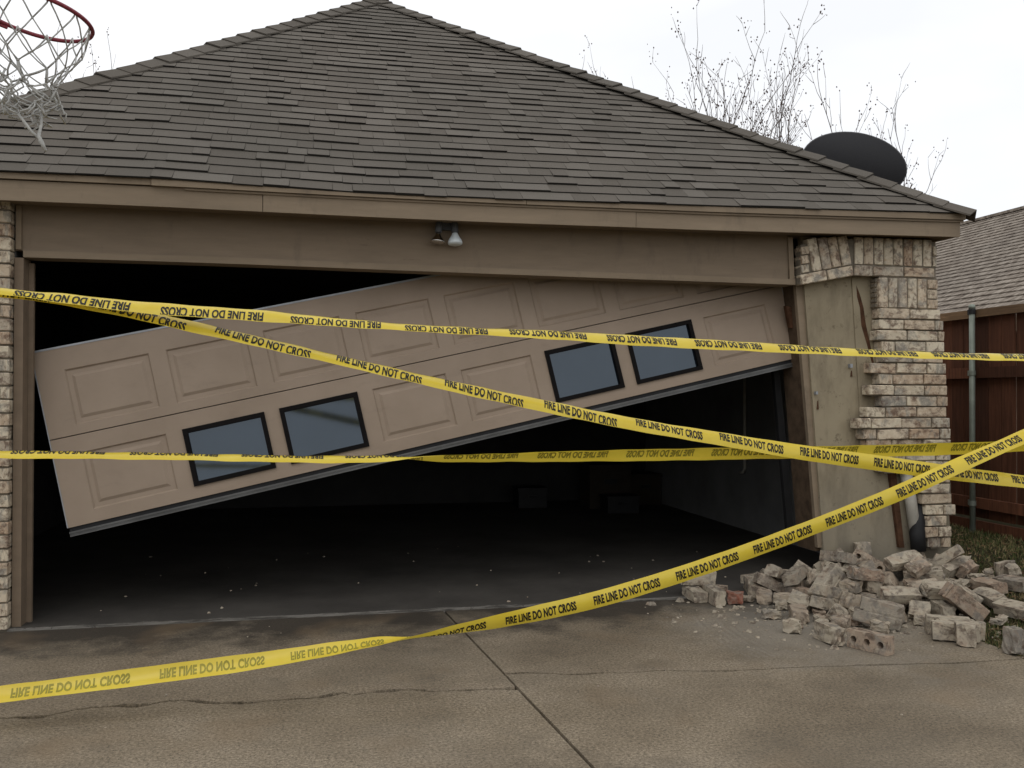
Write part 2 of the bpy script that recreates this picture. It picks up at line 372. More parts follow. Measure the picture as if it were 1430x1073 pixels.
crL.append((jx(crL[-1][1])-JW, crL[-1][1])); crR = [(jx(crR[0][1])+JW, crR[0][1])]+crR+[(DX1, crR[-1][1]+.01)]
def slab(poly):                   # poly anticlockwise
    n = len(poly); v = [(x, y, 0) for x, y in poly]+[(x, y, -.06) for x, y in poly]
    f = [tuple(range(n))]+[(i, i+n, (i+1) % n+n, (i+1) % n) for i in range(n)]
    obj('concrete_slab', v, f, M_CONC, drv)
def wid(i, a, c): return a+c*max(0, math.sin(i*.37)+math.sin(i*.91+1))*.5
upL = [(x, y+wid(i, .008, .020)) for i, (x, y) in enumerate(crL)]; loL = [(x, y-wid(i, .008, .020)) for i, (x, y) in enumerate(crL)]
upR = [(x, y+wid(i, .007, .010)) for i, (x, y) in enumerate(crR)]; loR = [(x, y-wid(i, .007, .010)) for i, (x, y) in enumerate(crR)]
slab(upL+[(jx(YT)-JW, YT), (DX0, YT)]); slab(upR+[(DX1, YT), (jx(YT)+JW, YT)])
slab([(DX0, YF), (jx(YF)-JW, YF)]+loL[::-1]); slab([(jx(YF)+JW, YF), (DX1, YF)]+loR[::-1])
boxo('joint_dirt', DX0+.02, DX1-.02, YF, YT+.1, -.066, -.03, M_DIRT, drv)

# ------------------------------------------------------------------ the garage
GAR = empty('brick_garage', (2.44, 0, 0), label='damaged brick garage with brown hip roof and collapsed corner pier', cat='garage')
GAR.location = (0, 0, 0)
XE0, XE1 = -1.02, 6.02            # eave corners
YE = -.27
ex = [-1.1, .7, 1.9, 2.75, 4.16, 6.1]; ez = [2.556, 2.566, 2.535, 2.540, 2.560, 2.594]
fbz = [2.403, 2.406, 2.397, 2.396, 2.405, 2.433]
def eave(x): return float(np.interp(x, ex, ez))
def fbot(x): return float(np.interp(x, ex, fbz))
def hbot(x): return float(np.interp(x, [0, 1.05, 2.34, 3.76, 4.86], [2.121, 2.121, 2.109, 2.099, 2.094]))
APX, APY, APZ = 2.24, 3.53, 5.285
def roofz(x, y):
    t = (y-YE)/(APY-YE); return (eave(x)*(1-t)+2.56*t)+(APZ-2.56)*t
def hipx(y):
    t = (y-YE)/(APY-YE); return XE0+(APX-XE0)*t, XE1+(APX-XE1)*t
roof = obj('roof', [(XE0, YE+.02, eave(XE0)-.02), (1.9, YE+.02, eave(1.9)-.02), (4.2, YE+.02, eave(4.2)-.02), (XE1, YE+.02, eave(XE1)-.02), (APX, APY, APZ-.02), (APX, 7, APZ-.02), (XE0, 9.5, 2.55), (XE1, 9.5, 2.57)],
           [(0, 1, 4), (1, 2, 4), (2, 3, 4), (3, 7, 5, 4), (0, 4, 5, 6), (6, 5, 7)], M_SH, GAR)
# shingles on the front slope, course by course
slen = math.hypot(APY-YE, APZ-2.56); EXPO = .127; nrow = int(slen/EXPO)
cand = []
for k in range(nrow+1):
    t0 = k*EXPO/slen; t1 = min(1.0, (k+1.18)*EXPO/slen)
    y0, y1 = YE-.012+(APY-YE)*t0, YE+(APY-YE)*t1
    a0, a1 = hipx(max(YE, y0)); x = a0+random.uniform(-.25, 0)
    while x < a1:
        wd = random.choice((.11, .15, .19, .23, .27, .32))*random.uniform(.9, 1.1)
        xa, xb = max(x, a0), min(x+wd, a1); x += wd
        if xb-xa < .03: continue
        th = random.choice((.010, .0115, .013, .0175)); dy = random.uniform(-.005, .004)
        b0, b1 = hipx(y1); ua, ub = min(max(xa, b0), b1), max(min(xb, b1), b0)
        if ub <= ua: ub = ua+.002
        P = []
        for (xx, yy, o) in ((xa+.0015, y0+dy, .002), (xb-.0015, y0+dy, .002), (ub, y1, -.004), (ua, y1, -.004), (xa+.0015, y0+dy, th), (xb-.0015, y0+dy, th), (ub, y1, .001), (ua, y1, .001)):
            P.append((xx, yy-o*.58, roofz(xx, yy)+o*.81+(-.002 if 0 else 0)))
        u_, v_, zz = proj(((xa+xb)/2, (y0+y1)/2, P[0][2])); u0, v0, _ = proj(P[4]); u1, v1, _ = proj(P[5])
        vis = (u1 > 0 and u0 < 1430)
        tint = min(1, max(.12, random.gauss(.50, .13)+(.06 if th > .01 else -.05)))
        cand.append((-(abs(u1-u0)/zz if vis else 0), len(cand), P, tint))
cand.sort()
def settint(me, vals):
    a = me.attributes.new('tint', 'FLOAT', 'FACE'); a.data.foreach_set('value', vals)
bf = [(3,2,1,0),(4,5,6,7),(0,1,5,4),(1,2,6,5),(2,3,7,6),(3,0,4,7)]
settint(roof.data, [.4]*6)
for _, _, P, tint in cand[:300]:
    me = mesh('shingle', P, bf, M_SH); settint(me, [tint, tint, 0, tint*.6, tint, tint*.6]); link(bpy.data.objects.new('shingle', me), roof)  # front edge near black: cut asphalt, with the course shadow put into its colour
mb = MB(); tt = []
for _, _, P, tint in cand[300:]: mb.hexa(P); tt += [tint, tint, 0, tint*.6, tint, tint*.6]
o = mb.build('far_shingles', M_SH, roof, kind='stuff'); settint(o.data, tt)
# hip caps
def hipcaps(c0, c1, n):
    c0, c1 = Vector(c0), Vector(c1); d = (c1-c0); ln = d.length; d.normalize()
    side = d.cross(Vector((0, 0, 1))).normalized(); up = side.cross(d).normalized()
    for i in range(n):
        a = c0+d*(ln*i/n-.03); e = c0+d*(ln*(i+1.15)/n); hw = .125; dr = .056; th = .011
        P = []
        j = random.uniform(-.006, .006)
        for base, lift in ((a, .022+j), (e, .006)):
            for tck in (0, th):
                for sx, dz in ((-hw, -dr), (0, 0), (hw, -dr)): P.append(base+side*sx+up*(dz+lift+tck))
        f = [(0,1,4,3),(1,2,5,4),(6,9,10,7),(7,10,11,8),(3,4,10,9),(4,5,11,10),(0,3,9,6),(2,8,11,5),(0,6,7,1),(1,7,8,2)]
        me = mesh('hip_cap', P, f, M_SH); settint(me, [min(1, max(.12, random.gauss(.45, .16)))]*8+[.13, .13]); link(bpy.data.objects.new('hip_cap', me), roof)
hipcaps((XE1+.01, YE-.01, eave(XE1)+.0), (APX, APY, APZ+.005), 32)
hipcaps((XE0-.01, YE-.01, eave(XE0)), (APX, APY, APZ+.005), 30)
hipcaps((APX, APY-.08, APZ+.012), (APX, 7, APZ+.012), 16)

def xboard(name, xs, y0, y1, zlo, zhi, mat, parent=GAR):     # long board that follows the sagging eave
    v = []; n = len(xs)
    for x in xs: v += [(x, y0, zlo(x)), (x, y1, zlo(x)), (x, y1, zhi(x)), (x, y0, zhi(x))]
    f = [(3, 2, 1, 0), tuple(4*(n-1)+k for k in (0, 1, 2, 3))]
    for i in range(n-1):
        for k in range(4): f.append((4*i+k, 4*i+(k+1) % 4, 4*i+4+(k+1) % 4, 4*i+4+k))
    return obj(name, v, f, mat, parent)
def seg(a, c): return [a]+[x for x in np.arange(-1, 6.2, .3) if a+.05 < x < c-.05]+[c]
FX1 = 5.975
for a, c, off in ((-.98, 1.33, 0), (1.334, 3.62, -.003), (3.624, FX1, 0)):
    xboard('fascia_board', seg(a, c), -.25+off, -.225, fbot, lambda x: fbot(x)+.112, M_TRIM)
for a, c, off in ((-.98, .72, .006), (.724, 2.9, -.006), (2.904, FX1+.025, -.004)):
    xboard('drip_moulding', seg(a, c), -.272+off, -.223, lambda x: fbot(x)+.1135+(.004 if off > 0 else 0), lambda x: eave(x)-.006, M_TRIM)
xboard('drip_lip', seg(.9, FX1+.02), -.262, -.2515, lambda x: fbot(x)+.099, lambda x: fbot(x)+.111, M_TRIM)
xboard('soffit', seg(-.96, FX1-.03), -.2245, .1, lambda x: fbot(x)+.018, lambda x: fbot(x)+.03, M_HEAD)
boxo('fascia_board', FX1-.03, FX1, -.2245, 9.3, 2.435, 2.545, M_TRIM, GAR)
boxo('drip_moulding', FX1-.005, FX1+.026, -.2225, 9.3, 2.548, 2.588, M_TRIM, GAR)
boxo('soffit', 5.88, FX1-.031, -.1, 9.3, 2.452, 2.462, M_HEAD, GAR)
# header over the opening
HX = [.0+.3*i for i in range(16)]+[4.80]
xboard('header_panel', [-.045]+HX[1:], -.03, .09, lambda x: hbot(x)+.04, lambda x: fbot(x)+.017, M_HEAD)
xboard('header_trim', [-.002]+HX[1:]+[4.845], -.047, .10, hbot, lambda x: hbot(x)+.0385, M_TRIM)
boxo('corner_trim', -.042, -.012, -.046, -.0305, 2.165, 2.418, M_TRIM, GAR)
b_ = MB(); b_.hexa([(4.805,-.046,2.13),(4.84,-.046,2.13),(4.84,.08,2.13),(4.805,.08,2.13),(4.79,-.046,2.42),(4.825,-.046,2.42),(4.825,.08,2.42),(4.79,.08,2.42)]); b_.build('corner_trim', M_TRIM, GAR)
# left jamb and its stop
boxo('door_jamb', -.048, 0, -.044, .10, 0, 2.118, M_JAMB, GAR)
boxo('jamb_stop', .001, .028, .055, .085, 0, 2.10, M_JAMB, GAR)
# kicked-in right jamb, leaning outwards at its foot
def px8(name, q, y0, y1, mat, parent=GAR):       # prism from a front outline of 4 px points (bl, br, tr, tl)
    P = [atY(x, y, y0) for x, y in q]; p = [P[0], P[1], P[1], P[0], P[3], P[2], P[2], P[3]]
    pts = [np.array(v, float) for v in p]
    for i in (2, 3, 6, 7): pts[i] = np.array([pts[i][0], y1, pts[i][2]])
    mb = MB(); mb.hexa(pts); return mb.build(name, mat, parent)
px8('door_jamb', [(1142, 765), (1152, 765), (1121, 396), (1111, 396)], .02, .055, M_TRIM)
px8('jamb_post', [(1138, 770), (1150, 770), (1119, 398), (1107, 398)], .058, .29, M_RAW)
px8('door_track', [(1100, 742), (1109, 742), (1078, 400), (1070, 400)], .32, .36, M_DARKST)
# walls
boxo('front_wall', -.98, -.052, .0, .12, -.05, 2.44, M_DRYW, GAR)
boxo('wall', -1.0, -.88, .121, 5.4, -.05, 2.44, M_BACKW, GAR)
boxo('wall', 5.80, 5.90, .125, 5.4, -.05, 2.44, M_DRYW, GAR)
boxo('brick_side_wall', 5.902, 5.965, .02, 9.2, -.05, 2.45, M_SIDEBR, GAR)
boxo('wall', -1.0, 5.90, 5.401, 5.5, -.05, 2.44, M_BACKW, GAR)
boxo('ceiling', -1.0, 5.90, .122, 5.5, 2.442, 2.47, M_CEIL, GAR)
boxo('header_beam', -.05, 4.9, .10, .2, 2.2, 2.44, M_CEIL, GAR)
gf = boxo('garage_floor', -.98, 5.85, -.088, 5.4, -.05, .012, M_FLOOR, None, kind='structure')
# exposed sheathing at the broken pier, a leaning sheet
q = [(1152, 790), (1330, 790), (1300, 330), (1118, 330)]
px8('exposed_sheathing', q, .0, .045, M_SHEATH)
px8('sheathing_sheet', [(1203, 612), (1226, 612), (1224, 380), (1189, 380)], -.009, -.001, M_SHEATH)
px8('wall_stud', [(1290, 790), (1330, 790), (1300, 340), (1240, 340)], .047, .11, M_RAW)
# torn strip of bare wood, nail ties
strip = [(1196, 399), (1201, 412), (1206, 430), (1209, 452), (1215, 480), (1222, 515), (1221, 520), (1211, 482), (1203, 455), (1201, 430), (1197, 415)]
v = [atY(x, y, -.0105) for x, y in strip]; n = len(v); v2 = [(p[0], -.008, p[2]) for p in v]
obj('torn_wood_strip', v+v2, [tuple(range(n))[::-1], tuple(range(n, 2*n))]+[(i, (i+1) % n, (i+1) % n+n, i+n) for i in range(n)], M_RUST, GAR)
for (x, y, s) in ((1187, 511, 4), (1139, 549, 3.2)):
    p = atY(x, y, -.01); e = s*.0022
    boxo('brick_tie', p[0]-e, p[0]+e, -.03, -.002, p[2]-e*1.5, p[2]+e*1.5, M_EDGE, GAR)
for (x, y, h) in ((1142, 566, 13), (1189, 522, 9), (1222, 640, 16)):   # gouges: splinters of bare wood
    p = atY(x, y, -.002); hh = h*.0023
    mb = MB(); mb.hexa([(p[0]-.008, -.006, p[2]-hh), (p[0]+.006, -.006, p[2]-hh), (p[0]+.006, 0, p[2]-hh), (p[0]-.008, 0, p[2]-hh), (p[0]-.002, -.004, p[2]+hh), (p[0]+.003, -.004, p[2]+hh), (p[0]+.003, 0, p[2]+hh), (p[0]-.002, 0, p[2]+hh)]); mb.build('splinter', M_RUST, GAR)
# things inside the broken corner
px8('corner_stud', [(1256, 765), (1263, 765), (1251, 655), (1242, 655)], -.03, .0, M_RUST)
mb = MB(); mb.tube([atY(1281, 765, -.05), atY(1272, 700, -.05), atY(1264, 655, -.045)], [.038, .04, .042], 12); mb.build('white_vent_pipe', M_PVC, GAR, True)
mb = MB(); mb.tube([atY(1283, 770, -.09), atY(1281, 745, -.08), atY(1284, 715, -.04), atY(1287, 690, -.02)], [.05, .055, .035, .03], 10); mb.build('black_drain_elbow', M_RUB, GAR, True)
# conduit on the inside wall and reflector by the door end
mb = MB(); p = atX(1040, 560, 5.77); mb.tube([(5.77, p[1], 1.5), (5.77, p[1], .62), (5.77, p[1]+.03, .58), (5.77, p[1]+.1, .575)], .016, 8); mb.build('conduit', M_PVC, GAR, True)
px8('broken_red_wood', [(1104, 458), (1112, 459), (1107, 430), (1098, 427)], .1, .14, M_RUST)

# ------------------------------------------------------------------ brickwork
RS = random.Random(3)
BL, BH, BD, MJ = .232, .067, .095, .0095
def brick_mesh(name, mat, l=BL, h=BH, d=BD, holes=False, jit=.006, broken=0, rough=False):
    if not rough: return bm_to_mesh(bevelled(l, d, h, .005, 1, jit*.6, RS), name, mat)
    bm = bmesh.new(); bmesh.ops.create_cube(bm, size=1); bmesh.ops.subdivide_edges(bm, edges=bm.edges[:], cuts=3, use_grid_fill=True)
    cut = RS.uniform(.30, .42) if broken else 9; k1, k2 = RS.uniform(-.5, .5), RS.uniform(-.5, .5)
    for v in bm.verts:
        c = v.co.copy(); e_ = sum(abs(abs(t)-.5) < .01 for t in c)
        f = 1-(.02 if e_ == 2 else (.06*RS.random()+.02 if e_ == 3 else 0))
        p = Vector((c.x*l, c.y*d*f, c.z*h*f))+Vector([RS.uniform(-.5, .5)*jit*(.55 if e_ < 2 else .9) for _ in range(3)])
        lim = (cut+.12*k1*c.y+.16*k2*c.z)*l
        if broken and p.x > lim: p.x = lim-RS.uniform(0, .018)*broken
        if e_ == 3 and RS.random() < .25: p *= RS.uniform(.85, .95)
        v.co = p
    if RS.random() < .6:             # a smear of old mortar on one face
        for v in bm.verts:
            if v.co.z > h*.42 and RS.random() < .5: v.co.z += RS.uniform(.002, .010)
    return bm_to_mesh(bm, name, mat)
def cored_mesh(name, mat):
    # one broad face carries three cored holes
    l, d, h = BL, BD, BH; vs, fs = [], []
    def V(*p): vs.append(p); return len(vs)-1
    z = h/2; cw = l/3
    ring = {}
    for cix in range(3):
        x0 = -l/2+cix*cw; cxm = x0+cw/2
        sq = [(x0, -d/2), (cxm, -d/2), (x0+cw, -d/2), (x0+cw, 0), (x0+cw, d/2), (cxm, d/2), (x0, d/2), (x0, 0)]
        a = [V(x, y, z) for x, y in sq]
        ang = [math.atan2(y, x-cxm) for x, y in sq]; r = .019
        hi = [V(cxm+r*math.cos(t), r*math.sin(t), z) for t in ang]; lo = [V(cxm+r*math.cos(t), r*math.sin(t), -z*.6) for t in ang]
        for i in range(8):
            j = (i+1) % 8; fs.append((a[i], a[j], hi[j], hi[i])); fs.append((hi[i], hi[j], lo[j], lo[i]))
        fs.append(tuple(lo))
    q = [V(-l/2, -d/2, z), V(l/2, -d/2, z), V(l/2, d/2, z), V(-l/2, d/2, z), V(-l/2, -d/2, -z), V(l/2, -d/2, -z), V(l/2, d/2, -z), V(-l/2, d/2, -z)]
    fs += [(0+q[0], q[4], q[5], q[1]), (q[1], q[5], q[6], q[2]), (q[2], q[6], q[7], q[3]), (q[3], q[7], q[4], q[0]), (q[7], q[6], q[5], q[4])]
    return mesh(name, vs, fs, mat)
UNIT = [bm_to_mesh(bevelled(1, 1, 1, 0, 1), 'brick_unit', M_BR)]
WALLB = []
for i in range(6): WALLB.append(brick_mesh('brick', M_BR, jit=.008))
def wall_brick(parent, x0, x1, z0, z1, y, vert=False, rot=0, dy=0):
    me = RS.choice(WALLB); o = bpy.data.objects.new('brick', me)
    l, h = (x1-x0, z1-z0) if not vert else (z1-z0, x1-x0)
    o.scale = (l/BL*RS.choice((1, -1)), 1, h/BH*RS.choice((1, -1)))
    o.scale = (abs(o.scale[0]), 1, abs(o.scale[2]))
    o.location = ((x0+x1)/2, y+BD/2+dy, (z0+z1)/2)
    o.rotation_euler = (RS.uniform(-.01, .01), (R(90) if vert else (R(180) if RS.random() < .5 else 0))+rot, RS.uniform(-.012, .012)+(0))
    return link(o, parent)
PY = -.10
def course(parent, mbm, xl, xr, z0, z1, phase, loose=0., minlen=.04, y=PY, ragged=False):
    """running-bond course between xl and xr"""
    x = xl-(phase % 1)*(BL+MJ) if not ragged else xl
    first = True
    while x < xr-.02:
        a = max(x, xl); e = min(x+BL, xr)
        if ragged and first: e = min(a+RS.choice((.10, .14, .19, .232)), xr)
        if e-a > minlen:
            wall_brick(parent, a, e, z0, z1, y, dy=RS.uniform(-.005, .001)*(1+loose*2.5), rot=RS.uniform(-.02, .02)*loose)
        x = e+MJ if (ragged or True) else x+BL+MJ; first = False
# left pier
LP = empty('tmp'); bpy.data.objects.remove(LP)
def subgroup(name):
    o = bpy.data.objects.new(name, None); o.empty_display_size = .1; return link(o, GAR)
mb = MB(); mb.box(-.975, -.06, PY+.009, -.003, -.04, 2.41); LPM = mb.build('brick_pier', M_MORT, GAR)
z = .012; k = 0
while z < 2.40:
    course(LPM, None, -.98, -.053, z, z+BH, (k % 2)*.5+.15*math.sin(k), .2); z += BH+MJ; k += 1
# right pier: surviving brickwork
RP = MB(); rp_rows = []
def rightedge(y): return 1309+(y-337)*(24/403.)
zrow = []
ROWS = [(432,449,1228),(449,465,1227),(465,481,1224),(481,498,1231),(498,514,1232),(514,530,1217),(530,546,1228),(546,562,1213),(562,579,1231),(579,596,1211),(596,611,1196),(611,626,1206),(626,641,1211),(641,656,1230),(656,672,1231),(672,688,1283),(688,703,1284),(703,719,1288),(719,734,1292),(734,748,1293),(748,763,1290),(763,778,1296)]
zt = float(atY(1270, 432, PY)[2]); pitch = BH+MJ
rows3d = []
for i, (ya, yb, xl) in enumerate(ROWS):
    ym = (ya+yb)/2; X0 = float(atY(xl, ym, PY)[0]); X1 = float(atY(rightedge(ym) if i < 19 else (1319 if i == 19 else 1326), ym, PY)[0])
    za = zt-i*pitch*.994; rows3d.append((X0, X1, za-BH, za))
for X0, X1, z0, z1 in rows3d: RP.box(X0+.03, X1-.006, PY+.012, -.012, z0-MJ, z1+.0005)
xs0 = float(atY(1228, 400, PY)[0]); xr = 5.90
RP.box(xs0+.004, xr+.01, PY+.010, -.012, zt+.001, 2.165); RP.box(5.26, xr+.003, PY+.010, -.012, 2.166, 2.42)
shz = lambda x: -.19*max(0, 5.26-x)
RP.hexa([(4.855,PY+.012,2.17+shz(4.855)),(5.259,PY+.012,2.17),(5.259,-.03,2.17),(4.855,-.03,2.17+shz(4.855)),(4.862,PY+.014,2.36),(5.259,PY+.014,2.42),(5.259,-.03,2.42),(4.862,-.03,2.36)])
RPM = RP.build('brick_pier', M_MORT, GAR)
for i, (X0, X1, z0, z1) in enumerate(rows3d):
    course(RPM, None, X0, X1, z0, z1, 0, .6+(.9 if i > 8 else 0), ragged=True)
# second soldier course (above row 0)
x = xs0; zt2 = 2.155
while x < xr-.08: wall_brick(RPM, x, x+BH, zt+.008, zt2, PY, True); x += BH+MJ
for j in range(3):
    hz = (zt2-zt-.008)/3; wall_brick(RPM, x, min(x+.085, xr+.012), zt+.008+j*hz, zt+.008+(j+1)*hz-.006, PY)
# stretcher between soldiers and top soldiers
course(RPM, None, 5.265, xr+.006, 2.166, 2.166+BH, .4)
x = 5.265
while x < xr-.08: wall_brick(RPM, x, x+BH, 2.243, 2.43, PY, True); x += BH+MJ
for j in range(2): wall_brick(RPM, x, xr+.004, 2.243+j*.078, 2.243+j*.078+BH, PY)
# sagging overhang to the left
def sagbrick(x0, x1, z0, z1, vert=False):
    xm = (x0+x1)/2; o = wall_brick(RPM, x0, x1, z0+shz(xm), z1+shz(xm), PY-.002, vert, rot=-math.atan(.19)); return o
for j in range(3): sagbrick(4.86, 4.915, 2.243+j*.062, 2.243+j*.062+.054)
x = 4.925
while x < 5.2: sagbrick(x, x+BH, 2.243, 2.435-shz(x)*.5, True); x += BH+MJ
sagbrick(4.858, 5.05, 2.166, 2.166+BH); sagbrick(5.06, 5.25, 2.166, 2.166+BH)
# vertical tooth of mortar left where bricks fell
mb = MB()
for j in range(6):
    p = atY(1224, 392+j*7, -.06); mb.box(p[0]-.02, p[0]+.012, -.075, -.02, p[2]-.011, p[2]+.011)
mb.build('mortar_teeth', M_MORT, GAR)

# ------------------------------------------------------------------ the fallen garage door
DQ = (-0.00606, 0.15136, 1.57719, 0.218836, 0.087869, 0.000863)
a_, t_, b2_ = DQ[3:]
def DR(v):
    x, y, z = v; ca, sa = math.cos(a_), math.sin(a_)
    x, z = ca*x-sa*z, sa*x+ca*z
    y, z = math.cos(t_)*y+math.sin(t_)*z, -math.sin(t_)*y+math.cos(t_)*z
    x, y = math.cos(b2_)*x-math.sin(b2_)*y, math.sin(b2_)*x+math.cos(b2_)*y
    return Vector((x, y, z))
DOOR = empty('garage_door', label='beige sectional garage door knocked crooked, hanging tilted across the opening', cat='garage door')
dm = Matrix.Identity(4)
for i, ax in enumerate((DR((1, 0, 0)), DR((0, 1, 0)), DR((0, 0, 1)))):
    for r_ in range(3): dm[r_][i] = ax[r_]
for r_ in range(3): dm[r_][3] = DQ[r_]
DOOR.matrix_world = dm
DW = 4.88; SH_ = .5245
cols = [(.155+i*.5835, .155+i*.5835+.484) for i in range(8)]
def section(v0, openings, vr):
    """front skin with openings, local x right, z up (= -v), y back"""
    us = sorted({0., DW}|{u for c in openings for u in c}); vv = [v0, v0+vr[0], v0+vr[1], v0+SH_]
    mbs = MB(); th = .045
    for i in range(len(us)-1):
        for j in range(3):
            if j == 1 and (us[i], us[i+1]) in openings: continue
            a, c, p, q = us[i], us[i+1], vv[j], vv[j+1]
            mbs.add([(a, 0, -q), (c, 0, -q), (c, 0, -p), (a, 0, -p)], [(0, 1, 2, 3)])
    p, q = v0, v0+SH_
    mbs.add([(0,0,-q),(DW,0,-q),(DW,th,-q),(0,th,-q),(0,0,-p),(DW,0,-p),(DW,th,-p),(0,th,-p)], [(0,3,2,1),(4,5,6,7),(1,2,6,5),(3,0,4,7)])
    return mbs.build('door_section', M_DOOR, DOOR)
def raised(parent, c, v0, v1):
    def rect(i, y): return [(c[0]+i, y, -v1+i), (c[1]-i, y, -v1+i), (c[1]-i, y, -v0-i), (c[0]+i, y, -v0-i)]
    P = rect(0, 0)+rect(.009, .011)+rect(.034, .011)+rect(.052, .002)
    f = []
    for r_ in range(3):
        for k in range(4): f.append((r_*4+k, r_*4+(k+1) % 4, r_*4+4+(k+1) % 4, r_*4+4+k))
    f.append((12, 13, 14, 15)); obj('raised_panel', P, f, M_DOOR, parent)
def window(parent, c, v0, v1):
    mbw = MB(); fw_ = .024
    mbw.box(c[0]-.004, c[1]+.004, -.012, .03, -v0-fw_, -v0+.004); mbw.box(c[0]-.004, c[1]+.004, -.012, .03, -v1-.004, -v1+fw_)
    mbw.box(c[0]-.004, c[0]+fw_, -.0115, .03, -v1+fw_+.0005, -v0-fw_-.0005); mbw.box(c[1]-fw_, c[1]+.004, -.0115, .03, -v1+fw_+.0005, -v0-fw_-.0005)
    fr = mbw.build('window_frame', M_BLK, parent)
    return boxo('window_pane', c[0]+fw_, c[1]-fw_, .012, .018, -v1+fw_, -v0-fw_, M_GLASS, parent)
s1 = section(0, cols, (.132, .468)); 
for c in cols: raised(s1, c, .132, .468)
V2 = SH_+.006
s2 = section(V2, cols, (.103, .450))
for i, c in enumerate(cols):
    (window if i in (1, 2, 5, 6) else raised)(s2, c, V2+.103, V2+.450)
mb = MB(); mb.box(-.006, -.0005, -.002, .05, -(V2+SH_), 0); mb.build('edge_strip', M_EDGE, DOOR)
mb = MB(); mb.box(-.006, DW+.006, -.003, .05, .0005, .012); mb.build('top_strip', M_EDGE, DOOR)
mb = MB(); mb.box(DW+.0005, DW+.007, -.002, .05, -(V2+SH_), 0); mb.build('edge_strip', M_EDGE, DOOR)
HB = V2+SH_
mb = MB(); mb.box(.002, DW, .012, .04, -HB-.024, -HB-.0005); mb.build('bottom_channel', M_RUB, DOOR)
mb = MB(); mb.box(0, DW+.01, -.002, .045, -HB-.036, -HB-.0245); mb.box(.001, DW+.008, .004, .05, -HB-.045, -HB-.0365); mb.box(0, DW+.01, .0, .048, -HB-.054, -HB-.0455); mb.build('bottom_retainer', M_ALU, DOOR)
for i in range(5):       # hinge rollers and track brackets behind the door
    u = .1+i*1.17; mb = MB(); mb.box(u, u+.07, .046, .075, -V2-.06, -V2+.06); mb.build('hinge', M_DARKST, DOOR)
mb = MB(); mb.lathe([(0, .022), (.02, .022)], (DW+.05, .06, -.9), (1, 0, 0), 12); mb.tube([(DW, .06, -.9), (DW+.06, .06, -.9)], .006, 6); mb.build('roller', M_EDGE, DOOR, True)

# ------------------------------------------------------------------ twin flood light under the eave
p = atY(621, 318, -.03)
FL = empty('flood_light', (p[0], -.03, p[2]), label='twin flood light fixture with two bulbs on the header panel', cat='flood light')
mb = MB(); mb.box(-.055, .06, -.035, -.0005, -.02, .045); mb.build('base_plate', M_GREYP, FL)
for dx, tilt, bm_, nm in ((-.042, (-.10, -.12, -1), M_CHROME, 'reflector_bulb'), (.055, (.0, -.15, -1), M_WHITEB, 'frosted_bulb')):
    ax = Vector(tilt).normalized(); org = Vector((dx, -.055, .03))
    mb = MB(); mb.tube([Vector((dx*.5, -.03, .02)), org-ax*.005, org+ax*.02], .013, 8); mb.lathe([(-.0, .018), (.02, .022), (.07, .022), (.075, .018)], org, ax, 16); hd = mb.build('lamp_holder', M_GREYP, FL, True)
    mb = MB()
    if bm_ is M_CHROME: mb.lathe([(.0755, .014), (.09, .016), (.10, .022), (.125, .040), (.135, .047), (.140, .046), (.144, .03), (.145, .001)], org, ax, 24)
    else: mb.lathe([(.0755, .017), (.085, .02), (.10, .028), (.125, .043), (.138, .046), (.147, .043), (.153, .025), (.154, .001)], org, ax, 24)
    mb.build(nm, bm_, FL, True)

# ------------------------------------------------------------------ satellite dish on the right slope
dc = atD(1192, 230, 7.75)
DISH = empty('satellite_dish', tuple(dc), label='dark oval satellite dish on the roof behind the right hip', cat='satellite dish')
nrm = Vector((.42, .86, .22)).normalized(); ua = Vector((1, 0, -.22)); ua = (ua-nrm*ua.dot(nrm)).normalized(); va = nrm.cross(ua)
if va.z < 0: va = -va
vs, fs = [], []; rings = 9; seg_ = 40; A_, B_ = .42, .25
for side in (0, 1):
    for i in range(rings+1):
        t = i/rings
        for j in range(seg_):
            q = 2*math.pi*j/seg_; P = ua*(A_*t*math.cos(q))+va*(B_*t*math.sin(q)+.02*t*t*math.cos(q))-nrm*(.075*(1-t*t)+(.012 if side else 0)); vs.append(P)
for side in (0, 1):
    o_ = side*(rings+1)*seg_
    for i in range(rings):
        for j in range(seg_): fs.append((o_+i*seg_+j, o_+i*seg_+(j+1) % seg_, o_+(i+1)*seg_+(j+1) % seg_, o_+(i+1)*seg_+j))
obj('reflector', vs, fs, M_DISH, DISH, True)
mb = MB(); rim = [ua*(A_*math.cos(q))+va*(B_*math.sin(q)+.02*math.cos(q))-nrm*.006 for q in np.linspace(0, 2*math.pi, 49)]; mb.tube(rim, .0075, 6); mb.build('rim_edge', M_DISHR, DISH, True)  # rim toned lighter than the dish, its lit edge painted in
mb = MB(); foot = Vector((dc[0]+.05, dc[1]+.2, 0)); 
rz = roofz(APX, YE)  # right slope height below the dish
tx = (XE1-foot.x)/(XE1-APX); fzv = 2.58+(APZ-2.58)*tx
mb.tube([-nrm*.06-va*.15, -nrm*.10-va*.2, Vector((foot.x, foot.y, fzv+.1))-Vector(dc), Vector((foot.x, foot.y, fzv-.02))-Vector(dc)], .022, 8); mb.build('mast', M_DISHR, DISH, True)
mb = MB(); mb.tube([-va*B_*.9, -va*B_*.9+nrm*.35+va*.1], .012, 6); mb.lathe([(0, .03), (.1, .03)], -va*B_*.9+nrm*.35+va*.1, -nrm, 12); mb.build('feed_arm', M_DISHR, DISH)

